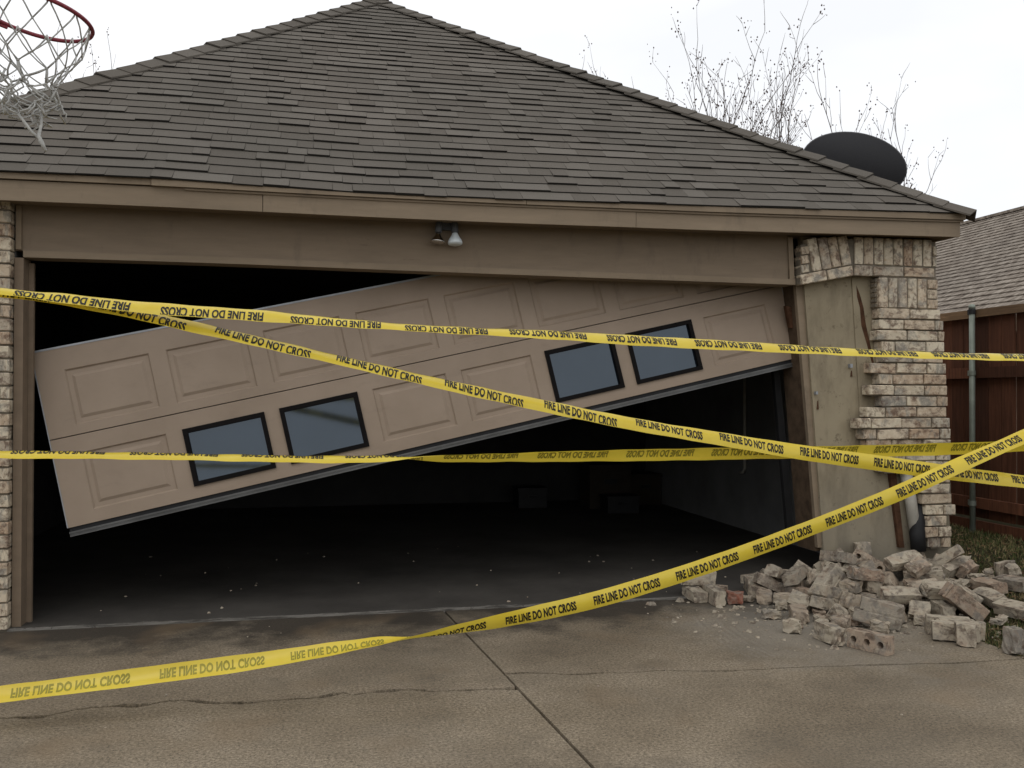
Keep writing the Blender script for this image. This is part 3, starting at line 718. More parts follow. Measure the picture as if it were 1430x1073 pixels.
# ------------------------------------------------------------------ basketball hoop (board and pole stand left of the view)
rc = Vector(atD(46, 21, 3.85)); PX_, PYY = -.80, rc.y
HOOP = empty('basketball_hoop', (PX_, PYY, 0), label='basketball hoop with red rim and tattered white net', cat='basketball hoop'); O = Vector((PX_, PYY, 0))
til = Matrix.Rotation(R(9), 3, 'Y') @ Matrix.Rotation(R(-3), 3, 'X')
def rp(q, rad=.2286, dz=0): return rc-O+til @ Vector((math.cos(q)*rad, math.sin(q)*rad, dz))
mb = MB(); mb.tube([rp(q) for q in np.linspace(0, 2*math.pi, 65)], .0088, 8, False)
mb.build('rim', M_RIM, HOOP, True)
mb = MB()
bbx = rc.x-.40
for sy in (-1, 1): mb.tube([rp(math.pi*(1-.28*sy), .2286, -.012), rp(math.pi, .33, -.02)+Vector((0, sy*.06, 0)), Vector((bbx, rc.y+sy*.06, rc.z+.02))-O], .008, 6)
mb.tube([rp(math.pi*1.36, .226, -.017), rp(math.pi*1.30, .224, -.016), rp(math.pi*1.22, .222, -.02), rp(math.pi*1.1, .26, -.03), Vector((bbx, rc.y, rc.z-.02))-O], .0075, 6)
mb.box(bbx-O.x-.005, bbx-O.x+.02, -.09, .09, rc.z-.06, rc.z+.07); mb.build('rim_bracket', M_RIM, HOOP)
mb = MB(); mb.box(bbx-.03-O.x, bbx-.006-O.x, -.5, .5, rc.z-.1, rc.z+.66); mb.build('backboard', M_BB, HOOP)
mb = MB(); mb.tube([(0, 0, 0), (0, 0, rc.z+.1), (bbx-.03-O.x, 0, rc.z+.3)], .045, 12); mb.tube([(0, 0, rc.z-.5), (bbx-.03-O.x, 0, rc.z+.05)], .025, 8); mb.build('pole', M_POLE, HOOP, True)
# net
nr = random.Random(11)
levels = [(0, .222), (.085, .205), (.15, .180), (.205, .150), (.25, .126), (.29, .110), (.325, .100), (.365, .095), (.40, .088), (.425, .075)]
def nnode(k, j):
    h, r_ = levels[k]; q = 2*math.pi*(j+.5*(k % 2))/12
    cen = Vector((-.012*h/.4, .0, 0))
    lump = nr.uniform(-1, 1)*.004*k
    base = rp(q, r_)-rp(0, 0)
    return rp(0, 0)+Vector((base.x, base.y, base.z*(1-h*1.4)))+cen*(h*1.5)+Vector((lump*1.5, lump, -h+nr.uniform(-1, 1)*.003*k))
NODE = {(k, j): nnode(k, j) for k in range(len(levels)) for j in range(12)}
mb = MB(); mb2 = MB()
for k in range(len(levels)-1):
    tgt = mb if k < 4 else mb2; rad = .0030 if k < 4 else .0040
    for j in range(12):
        for d_ in ((0, -1) if k % 2 == 0 else (0, 1)):
            p, q = NODE[(k, j)], NODE[(k+1, (j+d_) % 12)]
            if k == 0: # loops that hang from the rim hooks, doubled cord
                mid = (p+q)/2+Vector((nr.uniform(-.004, .004),)*3); tgt.tube([p+Vector((0, 0, .012)), p+(q-p)*.15, mid, q], [.0034, .0038, .0034, .0034], 6)
            else:
                sag = Vector((nr.uniform(-.008, .008), nr.uniform(-.008, .008), nr.uniform(-.012, .002)))*(.3 if k < 4 else .9)
                tgt.tube([p, (p+q)/2+sag, q], rad, 5)
        if k > 0: tgt.lathe([(-rad*1.6, rad*.6), (0, rad*1.75), (rad*1.6, rad*.6)], NODE[(k, j)], (0, 0, 1), 6)
netu = mb.build('net', M_CORD, HOOP, True)
e = rp(0, 0)
tail = [NODE[(9, 11)], NODE[(9, 11)]+Vector((.0, .0, -.05)), Vector(atD(54, 190, 3.80))-O, Vector(atD(58, 199, 3.80))-O, Vector(atD(64, 211, 3.80))-O]
mb2.tube(tail, [.006, .006, .0075, .0095, .006], 6)
mb2.tube([NODE[(9, 8)], Vector(atD(44, 184, 3.80))-O, Vector(atD(56, 195, 3.80))-O], [.006, .0065, .007], 6)
for j in range(14):
    k = nr.choice((5, 6, 7, 8)); p = NODE[(k, j % 12)]
    mb2.tube([p, p+Vector((nr.uniform(-.03, .03), nr.uniform(-.03, .03), -.025)), p+Vector((nr.uniform(-.04, .04), nr.uniform(-.04, .04), -.06))], .0036, 5)
mb2.build('net_fringe', M_CORD, HOOP, True)

# ------------------------------------------------------------------ caution tapes
TP0 = np.array([PX_+.03, PYY]); TP1 = np.array([5.95, -1.75])
STK = empty('tape_stake', (5.98, -1.75, gz(5.98, -1.75)), label='thin steel stake on the lawn that holds the tape ends', cat='stake')
mb = MB(); mb.box(-.02, .02, -.003, .003, -.1, 1.75); mb.box(-.003, .003, .0035, .03, -.1, 1.75); mb.build('shaft', M_POST, STK)
mb = MB(); mb.box(-.06, .06, -.006, -.0035, .0, .09); mb.build('anchor_plate', M_POST, STK)
def tape_point(x, y, off):
    d = ray(x, y); dirn = (TP1-TP0)/np.linalg.norm(TP1-TP0); nn = np.array([-dirn[1], dirn[0]])
    t = ((TP0+nn*off-CAMP[:2]) @ nn)/(d[:2] @ nn); return CAMP+d*t
def catmull(P, n):
    P = np.array(P); out = []
    Q = np.vstack([2*P[0]-P[1], P, 2*P[-1]-P[-2]])
    for i in range(1, len(Q)-2):
        for k in range(n):
            t = k/n; a, b, c, d = Q[i-1], Q[i], Q[i+1], Q[i+2]
            out.append(.5*((2*b)+(-a+c)*t+(2*a-5*b+4*c-d)*t*t+(-a+3*b-3*c+d)*t**3))
    out.append(P[-1]); return np.array(out)
fc = bpy.data.curves.new('txt', 'FONT'); fc.body = 'FIRE LINE DO NOT CROSS'; fc.size = 1; fc.offset = .04; fc.space_character = 1.04; fc.resolution_u = 3
fo = bpy.data.objects.new('txt', fc); COL.objects.link(fo)
dg = bpy.context.evaluated_depsgraph_get(); tm_ = bpy.data.meshes.new_from_object(fo.evaluated_get(dg))
bpy.data.objects.remove(fo); bpy.data.curves.remove(fc)
tco = np.array([v.co[:2] for v in tm_.vertices]); lo_, hi_ = tco.min(0), tco.max(0)
for v in tm_.vertices: v.co.x = (v.co.x-lo_[0])/(hi_[0]-lo_[0]); v.co.y = (v.co.y-lo_[1])/(hi_[1]-lo_[1])
TWD = .076
def tape(label, off, ctl, phrases, rot180, lean=1, zL=None, zR=None, twist0=0):
    """ctl: (px x, px y centre, visible width px, side) ; side 0 = printed face to the camera, 1 = back"""
    P, PH = [], []
    for x, y, wpx, side in ctl:
        p = tape_point(x, y, off); dep = (p-CAMP) @ FW
        cs = min(1., wpx*dep/(FPX*TWD)); ph = math.acos(cs)*lean
        PH.append({0: ph, 1: math.pi-ph, 2: ph-math.pi, -1: -ph}[side]); P.append(p)
    # run on to the pole and the stake
    dirn = np.append((TP1-TP0)/np.linalg.norm(TP1-TP0), 0); nn = np.array([-dirn[1], dirn[0], 0])
    s0 = P[0]+(P[0]-P[1])/np.linalg.norm(P[0]-P[1])*(np.linalg.norm(P[0][:2]-TP0)); e0 = P[-1]+(P[-1]-P[-2])/np.linalg.norm(P[-1]-P[-2])*(np.linalg.norm(P[-1][:2]-TP1)+.02)
    if zL is not None: s0[2] = zL
    if zR is not None: e0[2] = zR
    P = [s0]+P+[e0]; PH = [PH[0]]+PH+[PH[-1]]
    n = 14; C = catmull(P, n); F = np.interp(np.arange(len(C))/n, range(len(PH)), PH)
    F = np.convolve(np.pad(F, 4, 'edge'), np.ones(9)/9, 'valid')
    S = np.concatenate([[0], np.cumsum(np.linalg.norm(np.diff(C, axis=0), axis=1))]); sx = np.array([proj(c)[0] for c in C])
    rgn = np.random.default_rng(int(abs(off)*1000)+5); F = F+.10*np.sin(S*3.1+off*40)*.6
    def surf(s, v, lift=0.):
        c = np.array([np.interp(s, S, C[:, i]) for i in range(3)]); d = np.array([np.interp(s+.02, S, C[:, i])-np.interp(s-.02, S, C[:, i]) for i in range(3)])
        d /= np.linalg.norm(d); ph = np.interp(s, S, F)
        up = np.array([0, 0, 1.]); up -= d*(up @ d); up /= np.linalg.norm(up); bk = np.cross(up, d)
        if bk[1] < 0: bk = -bk
        A = up*math.cos(ph)+bk*math.sin(ph); Nn = -bk*math.cos(ph)+up*math.sin(ph)   # Nn = printed side
        curl = .010*(1-4*v*v)+.0022*math.sin(s*23+v*3)*math.sin(s*7.3+off*50)
        return c+A*v*TWD+Nn*(curl-.006+lift)
    T = empty('caution_tape', tuple(P[0]), label=label, cat='tape'); T.location = (0, 0, 0)
    ss = np.linspace(0, S[-1], int(S[-1]/.035)); nv = 7; vs, fs = [], []
    for s in ss:
        for j in range(nv): vs.append(surf(s, -.5+j/(nv-1)))
    for i in range(len(ss)-1):
        for j in range(nv-1): fs.append((i*nv+j, (i+1)*nv+j, (i+1)*nv+j+1, i*nv+j+1))
    obj('ribbon', vs, fs, M_TAPE, T, True)
    for (xa, xb, v0, hgt, skew) in phrases:
        sa, sb = np.interp(xa, sx, S), np.interp(xb, sx, S)
        bm = bmesh.new(); bm.from_mesh(tm_)
        for vtx in bm.verts:
            tx_, ty_ = vtx.co.x, vtx.co.y
            if rot180: tx_, ty_ = 1-tx_, 1-ty_
            vtx.co.x = tx_; vtx.co.y = v0+(ty_-.5)*hgt+skew*(tx_-.5)
        for yy_, s_ in ((.47, 1), (-.47, -1)):
            bmesh.ops.bisect_plane(bm, geom=bm.verts[:]+bm.edges[:]+bm.faces[:], plane_co=(0, yy_, 0), plane_no=(0, s_, 0), clear_outer=True)
        for xcut in np.linspace(.1, .9, 9): bmesh.ops.bisect_plane(bm, geom=bm.verts[:]+bm.edges[:]+bm.faces[:], plane_co=(xcut, 0, 0), plane_no=(1, 0, 0))
        for ycut in (-.3, -.15, 0, .15, .3): bmesh.ops.bisect_plane(bm, geom=bm.verts[:]+bm.edges[:]+bm.faces[:], plane_co=(0, ycut, 0), plane_no=(0, 1, 0))
        base = [(v.co.x, v.co.y) for v in bm.verts]
        for lift, mt, nm in ((.0012, M_INK, 'lettering'), (-.0012, M_INKB, 'lettering_show_through')):
            for v, (tx_, ty_) in zip(bm.verts, base): v.co = Vector(surf(sa+(sb-sa)*tx_, ty_, lift))
            me = bpy.data.meshes.new(nm); bm.to_mesh(me); me.materials.append(mt); link(bpy.data.objects.new(nm, me), T)
        bm.free()
    return T
def ph(starts, v0, hgt, skew, frac=.80, end=None):
    st = starts+[end]; out = []
    for i in range(len(starts)):
        f = lambda z: z(i) if callable(z) else z
        out.append((st[i], st[i]+(st[i+1]-st[i])*frac, f(v0), f(hgt), f(skew)))
    return out
tape('yellow fire line tape printed upside down, uppermost, crossing in front of the door', -.04,
     [(0,405,12,0),(90,415,15,0),(200,428,17,0),(366,440,16,0),(500,451,12,0),(620,459,12,0),(760,466,13.5,0),(900,475,14.5,0),(1050,483,13.5,0),(1200,491,12.5,0),(1330,496,10.5,0),(1430,498,9.5,0)],
     ph([22,225,406,565,711,847,970,1087,1196,1301,1399], lambda i: -.22 if i < 4 else -.05, .62, lambda i: .12 if i < 4 else 0, .79, 1490), True, 1)
tape('yellow fire line tape printed upright, slanting down steeply across the tilted door', .0,
     [(0,408,12,0),(60,414,13,0),(160,431,14,0),(300,462,15.5,0),(470,501,15,0),(621,536,15,0),(760,566,16,0),(888,592,17,0),(1005,612,19,0),(1117,631,21,0),(1220,646,22,0),(1319,659,20,0),(1430,672,17,0)],
     ph([-70,111,301,470,621,760,888,1005,1117,1220,1319,1413], lambda i: -.10 if i < 6 else .02, lambda i: .70 if i < 6 else .58, lambda i: -.42 if i < 6 else (-.2 if i < 8 else -.05), .79, 1500), False, 1)
tape('nearly level yellow fire line tape with a twist, faded mirrored print on its right half', .055,
     [(0,633,8.5,0),(100,634,9,0),(230,636,9,0),(330,638,8.5,0),(430,640,8,0),(500,640,7,0),(545,639,6.5,0),(585,639,9,1),(630,639,12,1),(751,637,14.5,1),(875,635,16,1),(994,633,17.5,1),(1109,631,18,1),(1221,629,18,1),(1329,626,17.5,1),(1430,622,15,1)],
     ph([15,181,337,482,620,751,875,994,1109,1221,1329], lambda i: .16 if i < 4 else -.05, .62, 0, .79, 1434), True, 1)
tape('lowest yellow fire line tape sagging near the driveway and rising to the right, twisted midway', -.085,
     [(0,971,18,2),(110,957,20,2),(223,942,22,2),(330,928,20,2),(406,917,15,2),(480,905,9.5,2),(530,897,5,2),(575,891,8,-1),(640,880,17,-1),(706,867,22,-1),(829,839,25,0),(944,805,25,0),(1052,768,23,0),(1153,730,22.5,0),(1252,690,21.5,0),(1349,645,18,0),(1430,609,14.5,0)],
     ph([-200,15,223,406,569,706,829,944,1052,1153,1252,1349], lambda i: -.02 if i != 4 else -.12, .56, lambda i: .0 if i != 4 else .3, .80, 1443), False, 1)

# ------------------------------------------------------------------ cedar fence
FEN = empty('cedar_fence', (7.0, .9, gz(7, .9)), label='dark red cedar plank fence with steel posts beside the lawn', cat='fence'); FO = Vector(FEN.location)
FEN.location = (0, 0, 0)
fzb = .235; y = -1.6; fr_ = random.Random(5)
while y < 6.2:
    wd = .139; t_ = .016; zt_ = 2.025+fr_.uniform(-.012, .008); x0 = 7.06+fr_.uniform(0, .014)
    boxo('board', x0, x0+t_, y, y+wd, fzb+.085, zt_, M_BOARD, FEN); y += wd+fr_.uniform(.010, .014)
for za, zb, mt in ((1.985, 2.055, M_RAIL), (1.48, 1.572, M_BOARD), (.40, .49, M_BOARD)):
    for ya, yb in ((-1.6, .90), (.904, 3.3), (3.304, 6.1)): boxo('rail', 7.018, 7.058, ya, yb, za+.004*math.sin(ya*3), zb, mt, FEN)
for ya, yb in ((-1.6, .90), (.904, 3.3), (3.304, 6.1)): boxo('kick_board', 7.05, 7.085, ya, yb, .16, fzb+.06, M_BOARD, FEN)
for yp in (-1.5, .897, 3.3, 5.7):
    mb = MB(); mb.tube([(6.985, yp, .1), (6.985, yp, 2.07)], .023, 14); mb.lathe([(0, .027), (.02, .027), (.035, .018), (.038, .003)], (6.985, yp, 2.06), (0, 0, 1), 14); po = mb.build('post', M_POST, FEN, True)
    for zc in (2.035, 1.525, .445):
        mb = MB(); mb.lathe([(-.02, .028), (.02, .028)], (6.985, yp, zc), (0, 0, 1), 14); mb.box(7.0, 7.017, yp+.02, yp+.075, zc-.022, zc+.022); mb.build('clamp', M_DARKST if zc > 1.8 else M_POST, po)

# ------------------------------------------------------------------ neighbour's house
NB_ = empty('neighbour_house', (11, 6, 0), label='neighbour house with weathered brown shingle roof beyond the fence', cat='house'); NB_.location = (0, 0, 0)
ridge = atX(1372, 306, 12.2); RX, RZ = 12.2, float(ridge[2]); EX_, EZ_ = 8.4, 2.12
mb = MB(); ncr = 30; sl = random.Random(2)
for k in range(ncr):
    xa, za = EX_+(RX-EX_)*k/ncr, EZ_+(RZ-EZ_)*k/ncr; xb, zb = EX_+(RX-EX_)*(k+1)/ncr, EZ_+(RZ-EZ_)*(k+1)/ncr
    mb.hexa([(xa, -2, za), (xb+.02, -2, zb-.006), (xb+.02, 16, zb-.006), (xa, 16, za), (xa, -2, za+.009), (xb+.02, -2, zb+.002), (xb+.02, 16, zb+.002), (xa, 16, za+.009)])
mb.add([(RX, -2, RZ), (RX+3.7, -2, EZ_), (RX+3.7, 16, EZ_), (RX, 16, RZ)], [(0, 1, 2, 3)]); mb.build('roof', M_NSH, NB_)
boxo('wall', EX_+.35, RX+3.3, -1.7, 15.7, -.05, EZ_+.1, M_NWALL, NB_)
boxo('fascia', EX_-.02, EX_+.02, -2, 16, EZ_-.15, EZ_-.003, M_TRIM, NB_)
boxo('ridge_cap', RX-.1, RX+.1, -2, 16, RZ-.03, RZ+.012, M_NSH, NB_)

# ------------------------------------------------------------------ bare trees behind the roof
def tree(seed, px, depth, ytop, spread, label, nst=6, dens=1.0):
    tr = random.Random(seed); g = atD(px, 549, depth); base = Vector((g[0], g[1], -.05)); H = (CZ+(549-ytop)/FPX*depth)*.94
    T = empty('bare_tree', tuple(base), label=label, cat='tree', group='bare trees behind the garage'); T.location = base
    sp = spread/FPX*depth/2; trunk = MB(); br = MB(); pods = MB()
    def pod(p):
        for _ in range(tr.choice((2, 3, 4))):
            q = p+Vector((tr.gauss(0, .035), tr.gauss(0, .035), tr.gauss(0, .045))); r = tr.uniform(.006, .012)
            pods.add([q+Vector((r, 0, 0)), q+Vector((-r, r, 0)), q+Vector((-r, -r, 0)), q+Vector((0, 0, r*1.6)), q-Vector((0, 0, r*1.6))], [(0,1,3),(1,2,3),(2,0,3),(1,0,4),(2,1,4),(0,2,4)])
    def grow(p, d, ln, rad, lev, tgt):
        n = max(3, int(ln/(.30 if lev == 0 else .17))); pts = [p]; rd = [rad]
        for i in range(n):
            d = (d+Vector((tr.gauss(0, .10), tr.gauss(0, .10), tr.gauss(.05, .05)))).normalized()
            p = p+d*(ln/n); pts.append(p); rd.append(rad*(1-.62*(i+1)/n))
            if lev < 3 and i > (n*.3 if lev == 0 else 0) and tr.random() < (.55 if lev else .72)*dens:
                s = Vector((tr.gauss(0, 1), tr.gauss(0, 1), tr.gauss(.3, .5))).normalized(); nd = (d*.85+s*.5).normalized()
                grow(p, nd, min(1.5, ln*tr.uniform(.25, .45)), max(.0045, rd[-1]*.62), lev+1, br)
        tgt.tube(pts, rd, 5 if lev < 2 else 3, False)
        if tr.random() < .55: pod(p)
    for s in range(nst):
        q = 2*math.pi*(s+tr.random()*.6)/nst; rr_ = sp*tr.uniform(.25, 1.0); hh = H*tr.uniform(.80, 1.0)*(1-.12*rr_/sp)
        tip = Vector((math.cos(q)*rr_, math.sin(q)*rr_*.8, hh)); d0 = Vector((tip.x*.62, tip.y*.62, tip.z)).normalized()
        grow(Vector((math.cos(q)*.08, math.sin(q)*.08, 0)), d0, tip.length*1.0, .030, 0, trunk)
    trunk.build('trunk', M_BARK, T, True); br.build('crown', M_BARK, T); pods.build('seed_pods', M_POD, T, kind='stuff')
tree(21, 965, 14.5, 112, 165, 'wide bare tree with many upright branches behind the right roof slope', 21, 1.)
tree(5, 1085, 13.2, 135, 70, 'shorter bare tree between the wide tree and the satellite dish', 7, .95)
tree(9, 842, 17, 66, 60, 'slender bare tree just showing over the upper right hip', 4, .8)
tree(13, 1195, 15, 172, 80, 'small bare tree behind the satellite dish', 5, .9)
tree(17, 1292, 17, 262, 40, 'low thin bare sapling beyond the right roof corner', 4, .8)
tree(4, 40, 16, 52, 170, 'bare tree seen through the basketball net', 8, .9)

# ------------------------------------------------------------------ dim things stored inside
def crate(name, px, py, Y, sx, sy, sz, mat, label, cat):
    p = atY(px, py, Y); o = empty(name, (p[0], Y, .012), label=label, cat=cat)
    mb = MB(); t = .012; mb.box(-sx/2, sx/2, -sy/2, sy/2, 0, sz); mb.build('body', mat, o)
    mb = MB(); mb.box(-sx/2-.012, sx/2+.012, -sy/2-.012, sy/2+.012, sz+.0005, sz+.03); mb.build('lid', mat, o)
    mb = MB(); mb.box(-sx*.15, sx*.15, -sy/2-.022, -sy/2-.0005, sz*.6, sz*.72); mb.build('handle', M_DARKST, o); return o
crate('storage_bin', 740, 700, 4.9, .34, .3, .2, M_BIN, 'small dark bin on the floor against the back wall inside', 'bin')
crate('cardboard_box', 845, 700, 4.7, .5, .4, .48, M_CARD, 'tall cardboard box inside the garage near the right wall', 'box')
crate('cardboard_box', 893, 700, 4.95, .4, .4, .34, M_CARD, 'low cardboard box in the far right corner of the garage', 'box')
crate('storage_bin', 865, 705, 4.2, .36, .28, .16, M_BIN, 'flat grey bin in front of the cardboard boxes inside', 'bin')

# ------------------------------------------------------------------ rubble: drop the bricks and let them settle
KM = []
for i in range(3): KM.append(brick_mesh('loose_brick', M_BRD, jit=.006, rough=True))
KM.append(cored_mesh('loose_brick', M_BRD)); KM.append(cored_mesh('loose_brick', M_BRD))
for i in range(3): KM.append(brick_mesh('loose_brick', M_BRD, jit=.009, broken=1., rough=True))
HALF = [brick_mesh('loose_brick', M_BRD, l=RS.uniform(.09, .15), jit=.010, broken=.9, rough=True) for _ in range(5)]
SHARD = [brick_mesh('loose_brick', M_BRD, l=RS.uniform(.07, .12), h=RS.uniform(.025, .045), d=RS.uniform(.05, .08), jit=.018, broken=.6, rough=True) for _ in range(4)]
RED = [brick_mesh('loose_brick', M_BRR, l=RS.uniform(.10, .18), jit=.014, broken=.8, rough=True) for _ in range(2)]
def chunk_mesh(n):                 # two or three bricks still held by mortar
    bm = bmesh.new()
    for i in range(n):
        t = bevelled(BL, BD, BH, .004, 1, .008, RS); me = bpy.data.meshes.new('t'); t.to_mesh(me); t.free()
        k0 = len(bm.verts); bm.from_mesh(me); bpy.data.meshes.remove(me); bm.verts.ensure_lookup_table()
        dx = RS.uniform(-.04, .04)
        for v in bm.verts[k0:]: v.co += Vector((dx, 0, (i-(n-1)/2)*(BH+.010)))
    t = bevelled(BL*.92, BD*.92, (BH+.01)*(n-.3), .004, 1, .006, RS); me = bpy.data.meshes.new('t'); t.to_mesh(me); t.free(); bm.from_mesh(me); bpy.data.meshes.remove(me)
    return bm_to_mesh(bm, 'brick_chunk', M_BRD)
CH = [chunk_mesh(2), chunk_mesh(2), chunk_mesh(3)]
dr_ = random.Random(42); RUB = []
def drop(me, x, y, z, name='loose_brick', flat=False):
    o = bpy.data.objects.new(name, me); COL.objects.link(o)
    o.location = (x, y, z)
    o.rotation_euler = (dr_.choice((0, R(90)))+dr_.uniform(-.15, .15), dr_.uniform(-.15, .15), dr_.uniform(0, 6.28)) if flat else tuple(dr_.uniform(-1.2, 1.2) for _ in range(2))+(dr_.uniform(0, 6.28),)
    RUB.append(o); return o
# front little heap on the driveway, stray pieces, and ones on the grass: (px, py, mesh)
for x, y, me in ((1130,868,KM[0]),(1150,858,CH[0]),(1200,850,CH[1]),(1168,872,HALF[0]),(1210,905,KM[3]),(1022,842,RED[0]),(1045,838,HALF[1]),(1112,848,KM[1]),(1235,852,HALF[2]),(1188,862,HALF[3]),(1222,868,HALF[1]),
                 (1290,895,HALF[0]),(1312,897,HALF[2]),(1335,905,HALF[3]),(1100,815,KM[2]),(1060,812,KM[4]),(1030,806,HALF[1]),(1085,828,KM[5]),(1005,812,HALF[2]),(1136,826,KM[6]),(1180,834,KM[0]),(1222,838,KM[3])):
    p = atZ(x, y); drop(me, p[0], p[1], .09+.05*(me in CH), 'brick_chunk' if me in CH else 'loose_brick', True)
for x, y, me in ((1405,845,SHARD[1]),(1358,822,KM[1]),(1335,820,KM[4]),(1310,832,KM[5]),(1285,835,HALF[1])):
    p = atZ(x, y, .14); drop(me, p[0], p[1], .32, flat=True)
for i in range(82):               # the main heap along the foot of the pier
    x = 4.30+1.62*dr_.betavariate(2.0, 1.25); mid = math.sin(math.pi*min(1, max(0, (x-4.3)/2.0)))
    y = max(-.15-abs(dr_.gauss(0, .10+.11*mid)), -.6)
    me = dr_.choice(KM+KM[:5]+HALF+SHARD[:2]+(RED[:1] if i % 9 == 0 else [])); nm = 'loose_brick'
    if i in (7, 20, 33, 47, 60, 75): me = dr_.choice(CH); nm = 'brick_chunk'
    drop(me, x, y, .13+1.3*i/82*(1.0 if x > 4.9 else .6)+dr_.random()*.06, nm)
for i in range(5): drop(dr_.choice(HALF+SHARD), dr_.uniform(5.85, 6.15), dr_.uniform(-.55, -.3), .3+.15*dr_.random(), flat=True)
for i in range(14): drop(dr_.choice(SHARD), dr_.uniform(4.2, 5.2), dr_.uniform(-1.05, -.7), .06, flat=True)
def simulate(objs, frames=150):
    tmp = []
    def coll(name, vs, fs):
        o = obj(name, vs, fs, None); tmp.append(o); return o
    mbc = MB(); mbc.box(-2, 5.19, -6, 3, -.4, 0); c1 = coll('c', mbc.v, mbc.f)
    mbc = MB(); mbc.box(4.93, 6.2, -.005, .3, -.3, 2.5); c2 = coll('c', mbc.v, mbc.f)
    mbc = MB(); mbc.box(5.86, 6.06, -.1, .2, -.3, 1.5); c4 = coll('c', mbc.v, mbc.f)
    mbc = MB(); mbc.box(6.27, 6.5, -.62, .4, -.3, 2); coll('c', mbc.v, mbc.f)
    mbc = MB(); mbc.box(3.6, 4.0, -2, .4, -.3, 2); coll('c', mbc.v, mbc.f)
    mbc = MB(); mbc.box(4.0, 4.93, .10, .4, -.3, 2); coll('c', mbc.v, mbc.f)
    gv = []; n_ = 30
    xs = np.linspace(5.19, 8.2, n_); ys = np.linspace(-3, 2, n_)
    gv = [(x, y, gz(max(x, 5.2), y)+.012) for y in ys for x in xs]
    c3 = coll('c', gv, [(j*n_+i, j*n_+i+1, (j+1)*n_+i+1, (j+1)*n_+i) for j in range(n_-1) for i in range(n_-1)])
    bpy.ops.rigidbody.world_add(); rw = SC.rigidbody_world
    rc_ = bpy.data.collections.new('rb'); rw.collection = rc_; rw.substeps_per_frame = 12; rw.solver_iterations = 20
    rw.point_cache.frame_start = 1; rw.point_cache.frame_end = frames+2
    for o in tmp+objs: rc_.objects.link(o)
    for o in tmp:
        o.rigid_body.type = 'PASSIVE'; o.rigid_body.collision_shape = 'MESH'; o.rigid_body.friction = .95; o.rigid_body.use_margin = True; o.rigid_body.collision_margin = .001
    for o in objs:
        rb = o.rigid_body; rb.collision_shape = 'CONVEX_HULL'; rb.friction = .9; rb.mass = 2.; rb.linear_damping = .25; rb.angular_damping = .5; rb.restitution = 0; rb.use_margin = True; rb.collision_margin = .001
    for f in range(1, frames+1): SC.frame_set(f)
    d = bpy.context.evaluated_depsgraph_get(); ms = [o.evaluated_get(d).matrix_world.copy() for o in objs]
    for o in list(rc_.objects): rc_.objects.unlink(o)
    bpy.ops.rigidbody.world_remove(); bpy.data.collections.remove(rc_)
    for o, mm in zip(objs, ms): o.matrix_world = mm
    for o in tmp: bpy.data.objects.remove(o)
    SC.frame_set(1)
    for o, mm in zip(objs, ms): o.matrix_world = mm
try: simulate(RUB)
except Exception as ex_: print('SIM FAILED', ex_)
for o in list(RUB):
    x, y, z = o.matrix_world.translation
    if z < -.05 or x > 7 or x < 3.95 or y > .3: RUB.remove(o); bpy.data.objects.remove(o); continue
    red = o.data in RED; ck = o.name.startswith('brick_chunk'); grass = x > 5.25 and (y < -.72 or x > 6.12); lane = not grass and y < -.72
    kd = 'thin shard of dusty brick' if o.data in SHARD else 'broken half of a dusty brick' if o.data in HALF else ('dusty brick with three round core holes' if o.data in KM[3:5] else ('dusty brick with one snapped end' if o.data in KM[5:] else 'whole dusty cream brick'))
    if ck: kd = 'block of dusty bricks still mortared together'
    if red: kd = 'broken brick with a red face'
    hi = z > gz(max(x, 5.2), y)+.16 if x > 5.2 else z > .16
    wh = 'lying on the grass beyond the rubble heap' if grass else ('lying on the driveway apart from the rubble heap' if lane else ('on top of the rubble heap below the pier' if hi else 'low in the rubble heap below the pier'))
    lab = kd+' '+wh; g = lab
    o['label'] = lab; o['category'] = 'brick'; o['group'] = g

# crumbs of brick and mortar
mb = MB(); dr2 = random.Random(8)
def crumb(x, y, z, r):
    pts = []
    for i in range(6):
        q = i*math.pi/3; pts.append((x+math.cos(q)*r*dr2.uniform(.6, 1.2), y+math.sin(q)*r*dr2.uniform(.6, 1.2), z))
    top = [(p[0]*.8+x*.2+dr2.uniform(-.2, .2)*r, p[1]*.8+y*.2+dr2.uniform(-.2, .2)*r, z+r*dr2.uniform(.3, .75)) for p in pts[::2]]
    mb.add(pts+top, [(0,1,6),(1,2,7,6),(2,3,7),(3,4,8,7),(4,5,8),(5,0,6,8),(6,7,8)])
for i in range(620):
    if i < 360: x, y = dr2.gauss(5.0, .55), -.35-abs(dr2.gauss(0, .42))
    elif i < 520: x, y = dr2.gauss(4.75, .35), dr2.gauss(-.95, .22)
    else: x, y = dr2.uniform(3.6, 5.6), dr2.uniform(-1.5, -.15)
    if y > -.1 or x > 6.9: continue
    z = gz(x, y)+.004 if x > 5.19 else (.001 if y < -.105 else .013)
    crumb(x, y, z, min(.034, .004+dr2.expovariate(140)))
for i in range(46): crumb(dr2.uniform(.3, 4.9), dr2.uniform(-.02, 2.2), .0125, dr2.uniform(.004, .014))
for i in range(40): crumb(dr2.uniform(-.3, 5), dr2.uniform(-3, -.15), .0005, dr2.uniform(.002, .006))
mb.build('brick_crumbs', M_BRD, None, label='crumbs of mortar and brick strewn over driveway and grass edge', cat='rubble', kind='stuff')

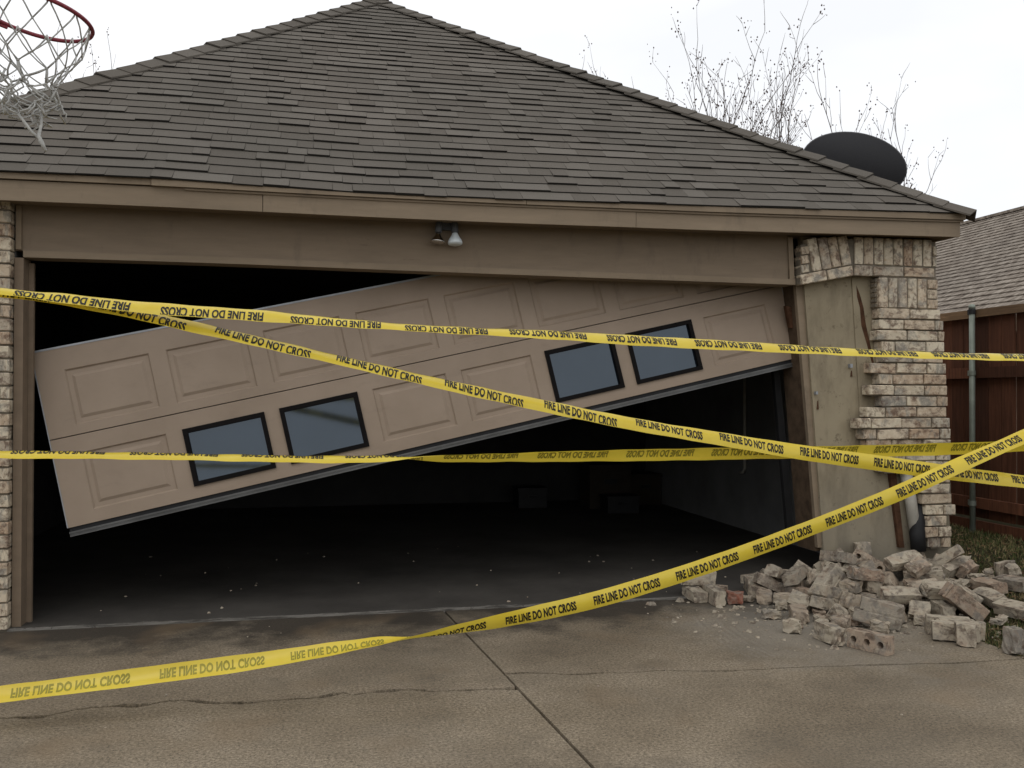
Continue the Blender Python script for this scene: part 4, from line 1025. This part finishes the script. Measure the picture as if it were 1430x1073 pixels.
# ------------------------------------------------------------------ grass and leaves
gv, gf_, gt = [], [], []; gr = random.Random(4)
def patch(x, y): return .5+.5*math.sin(x*2.7+1.3*math.sin(y*3.1))*math.sin(y*2.2+.7*math.sin(x*4.3))
cnt = 0
while cnt < 62000:
    x = 5.17+gr.random()**1.1*1.87; y = gr.uniform(-3.9, 2.0)
    if x < 6.0 and y > -.08: continue
    px_, py_, dz_ = proj((x, y, .1))
    pt = patch(x, y)
    cnt += 1
    if gr.random() > .45+.55*pt: continue
    z = gz(x, y)-.004; h = gr.uniform(.016, .05)*(.55+.6*pt); q = gr.random()*6.28; ln = gr.gauss(0, .030); w_ = gr.uniform(.0016, .003)
    dx, dy = math.cos(q)*w_, math.sin(q)*w_; lx, ly = math.cos(q+1.5)*ln, math.sin(q+1.5)*ln; n = len(gv)
    gv += [(x-dx, y-dy, z), (x+dx, y+dy, z), (x+dx*.7+lx*.5, y+dy*.7+ly*.5, z+h*.7), (x-dx*.7+lx*.5, y-dy*.7+ly*.5, z+h*.7), (x+lx, y+ly, z+h)]
    gf_ += [(n, n+1, n+2, n+3), (n+3, n+2, n+4)]
    t = min(1, max(0, gr.gauss(.30+.38*(1-pt), .2)))
    if gr.random() < .25: t = gr.uniform(.65, 1)
    gt += [t, t]
o = obj('lawn_grass', gv, gf_, M_GRASS, None, label='patchy winter lawn grass between driveway edge and fence', cat='grass', kind='stuff'); settint(o.data, gt)
lv, lf, lt = [], [], []
for i in range(1300):
    x = 5.15+abs(gr.gauss(0, .6)) if i < 420 else gr.uniform(5.2, 7.0); y = gr.uniform(-2.3, 1.6)
    if x < 6.05 and y > -.15: continue
    if x > 6.99: continue
    z = gz(max(x, 5.2), y)+gr.uniform(.006, .03); q = gr.random()*6.28; L_ = gr.uniform(.012, .034); w_ = L_*.38; ax, ay = math.cos(q), math.sin(q); n = len(lv); tl = gr.uniform(-.4, .4)
    lv += [(x-ax*L_, y-ay*L_, z), (x-ay*w_, y+ax*w_, z+w_*tl+.004), (x+ax*L_, y+ay*L_, z+L_*tl), (x+ay*w_, y-ax*w_, z-w_*tl*.3+.004)]
    lf += [(n, n+1, n+2), (n, n+2, n+3)]; t = gr.random(); lt += [t, t]
o = obj('fallen_leaves', lv, lf, M_LEAF, None, label='small brown fallen leaves scattered over the lawn', cat='leaves', kind='stuff'); settint(o.data, lt)
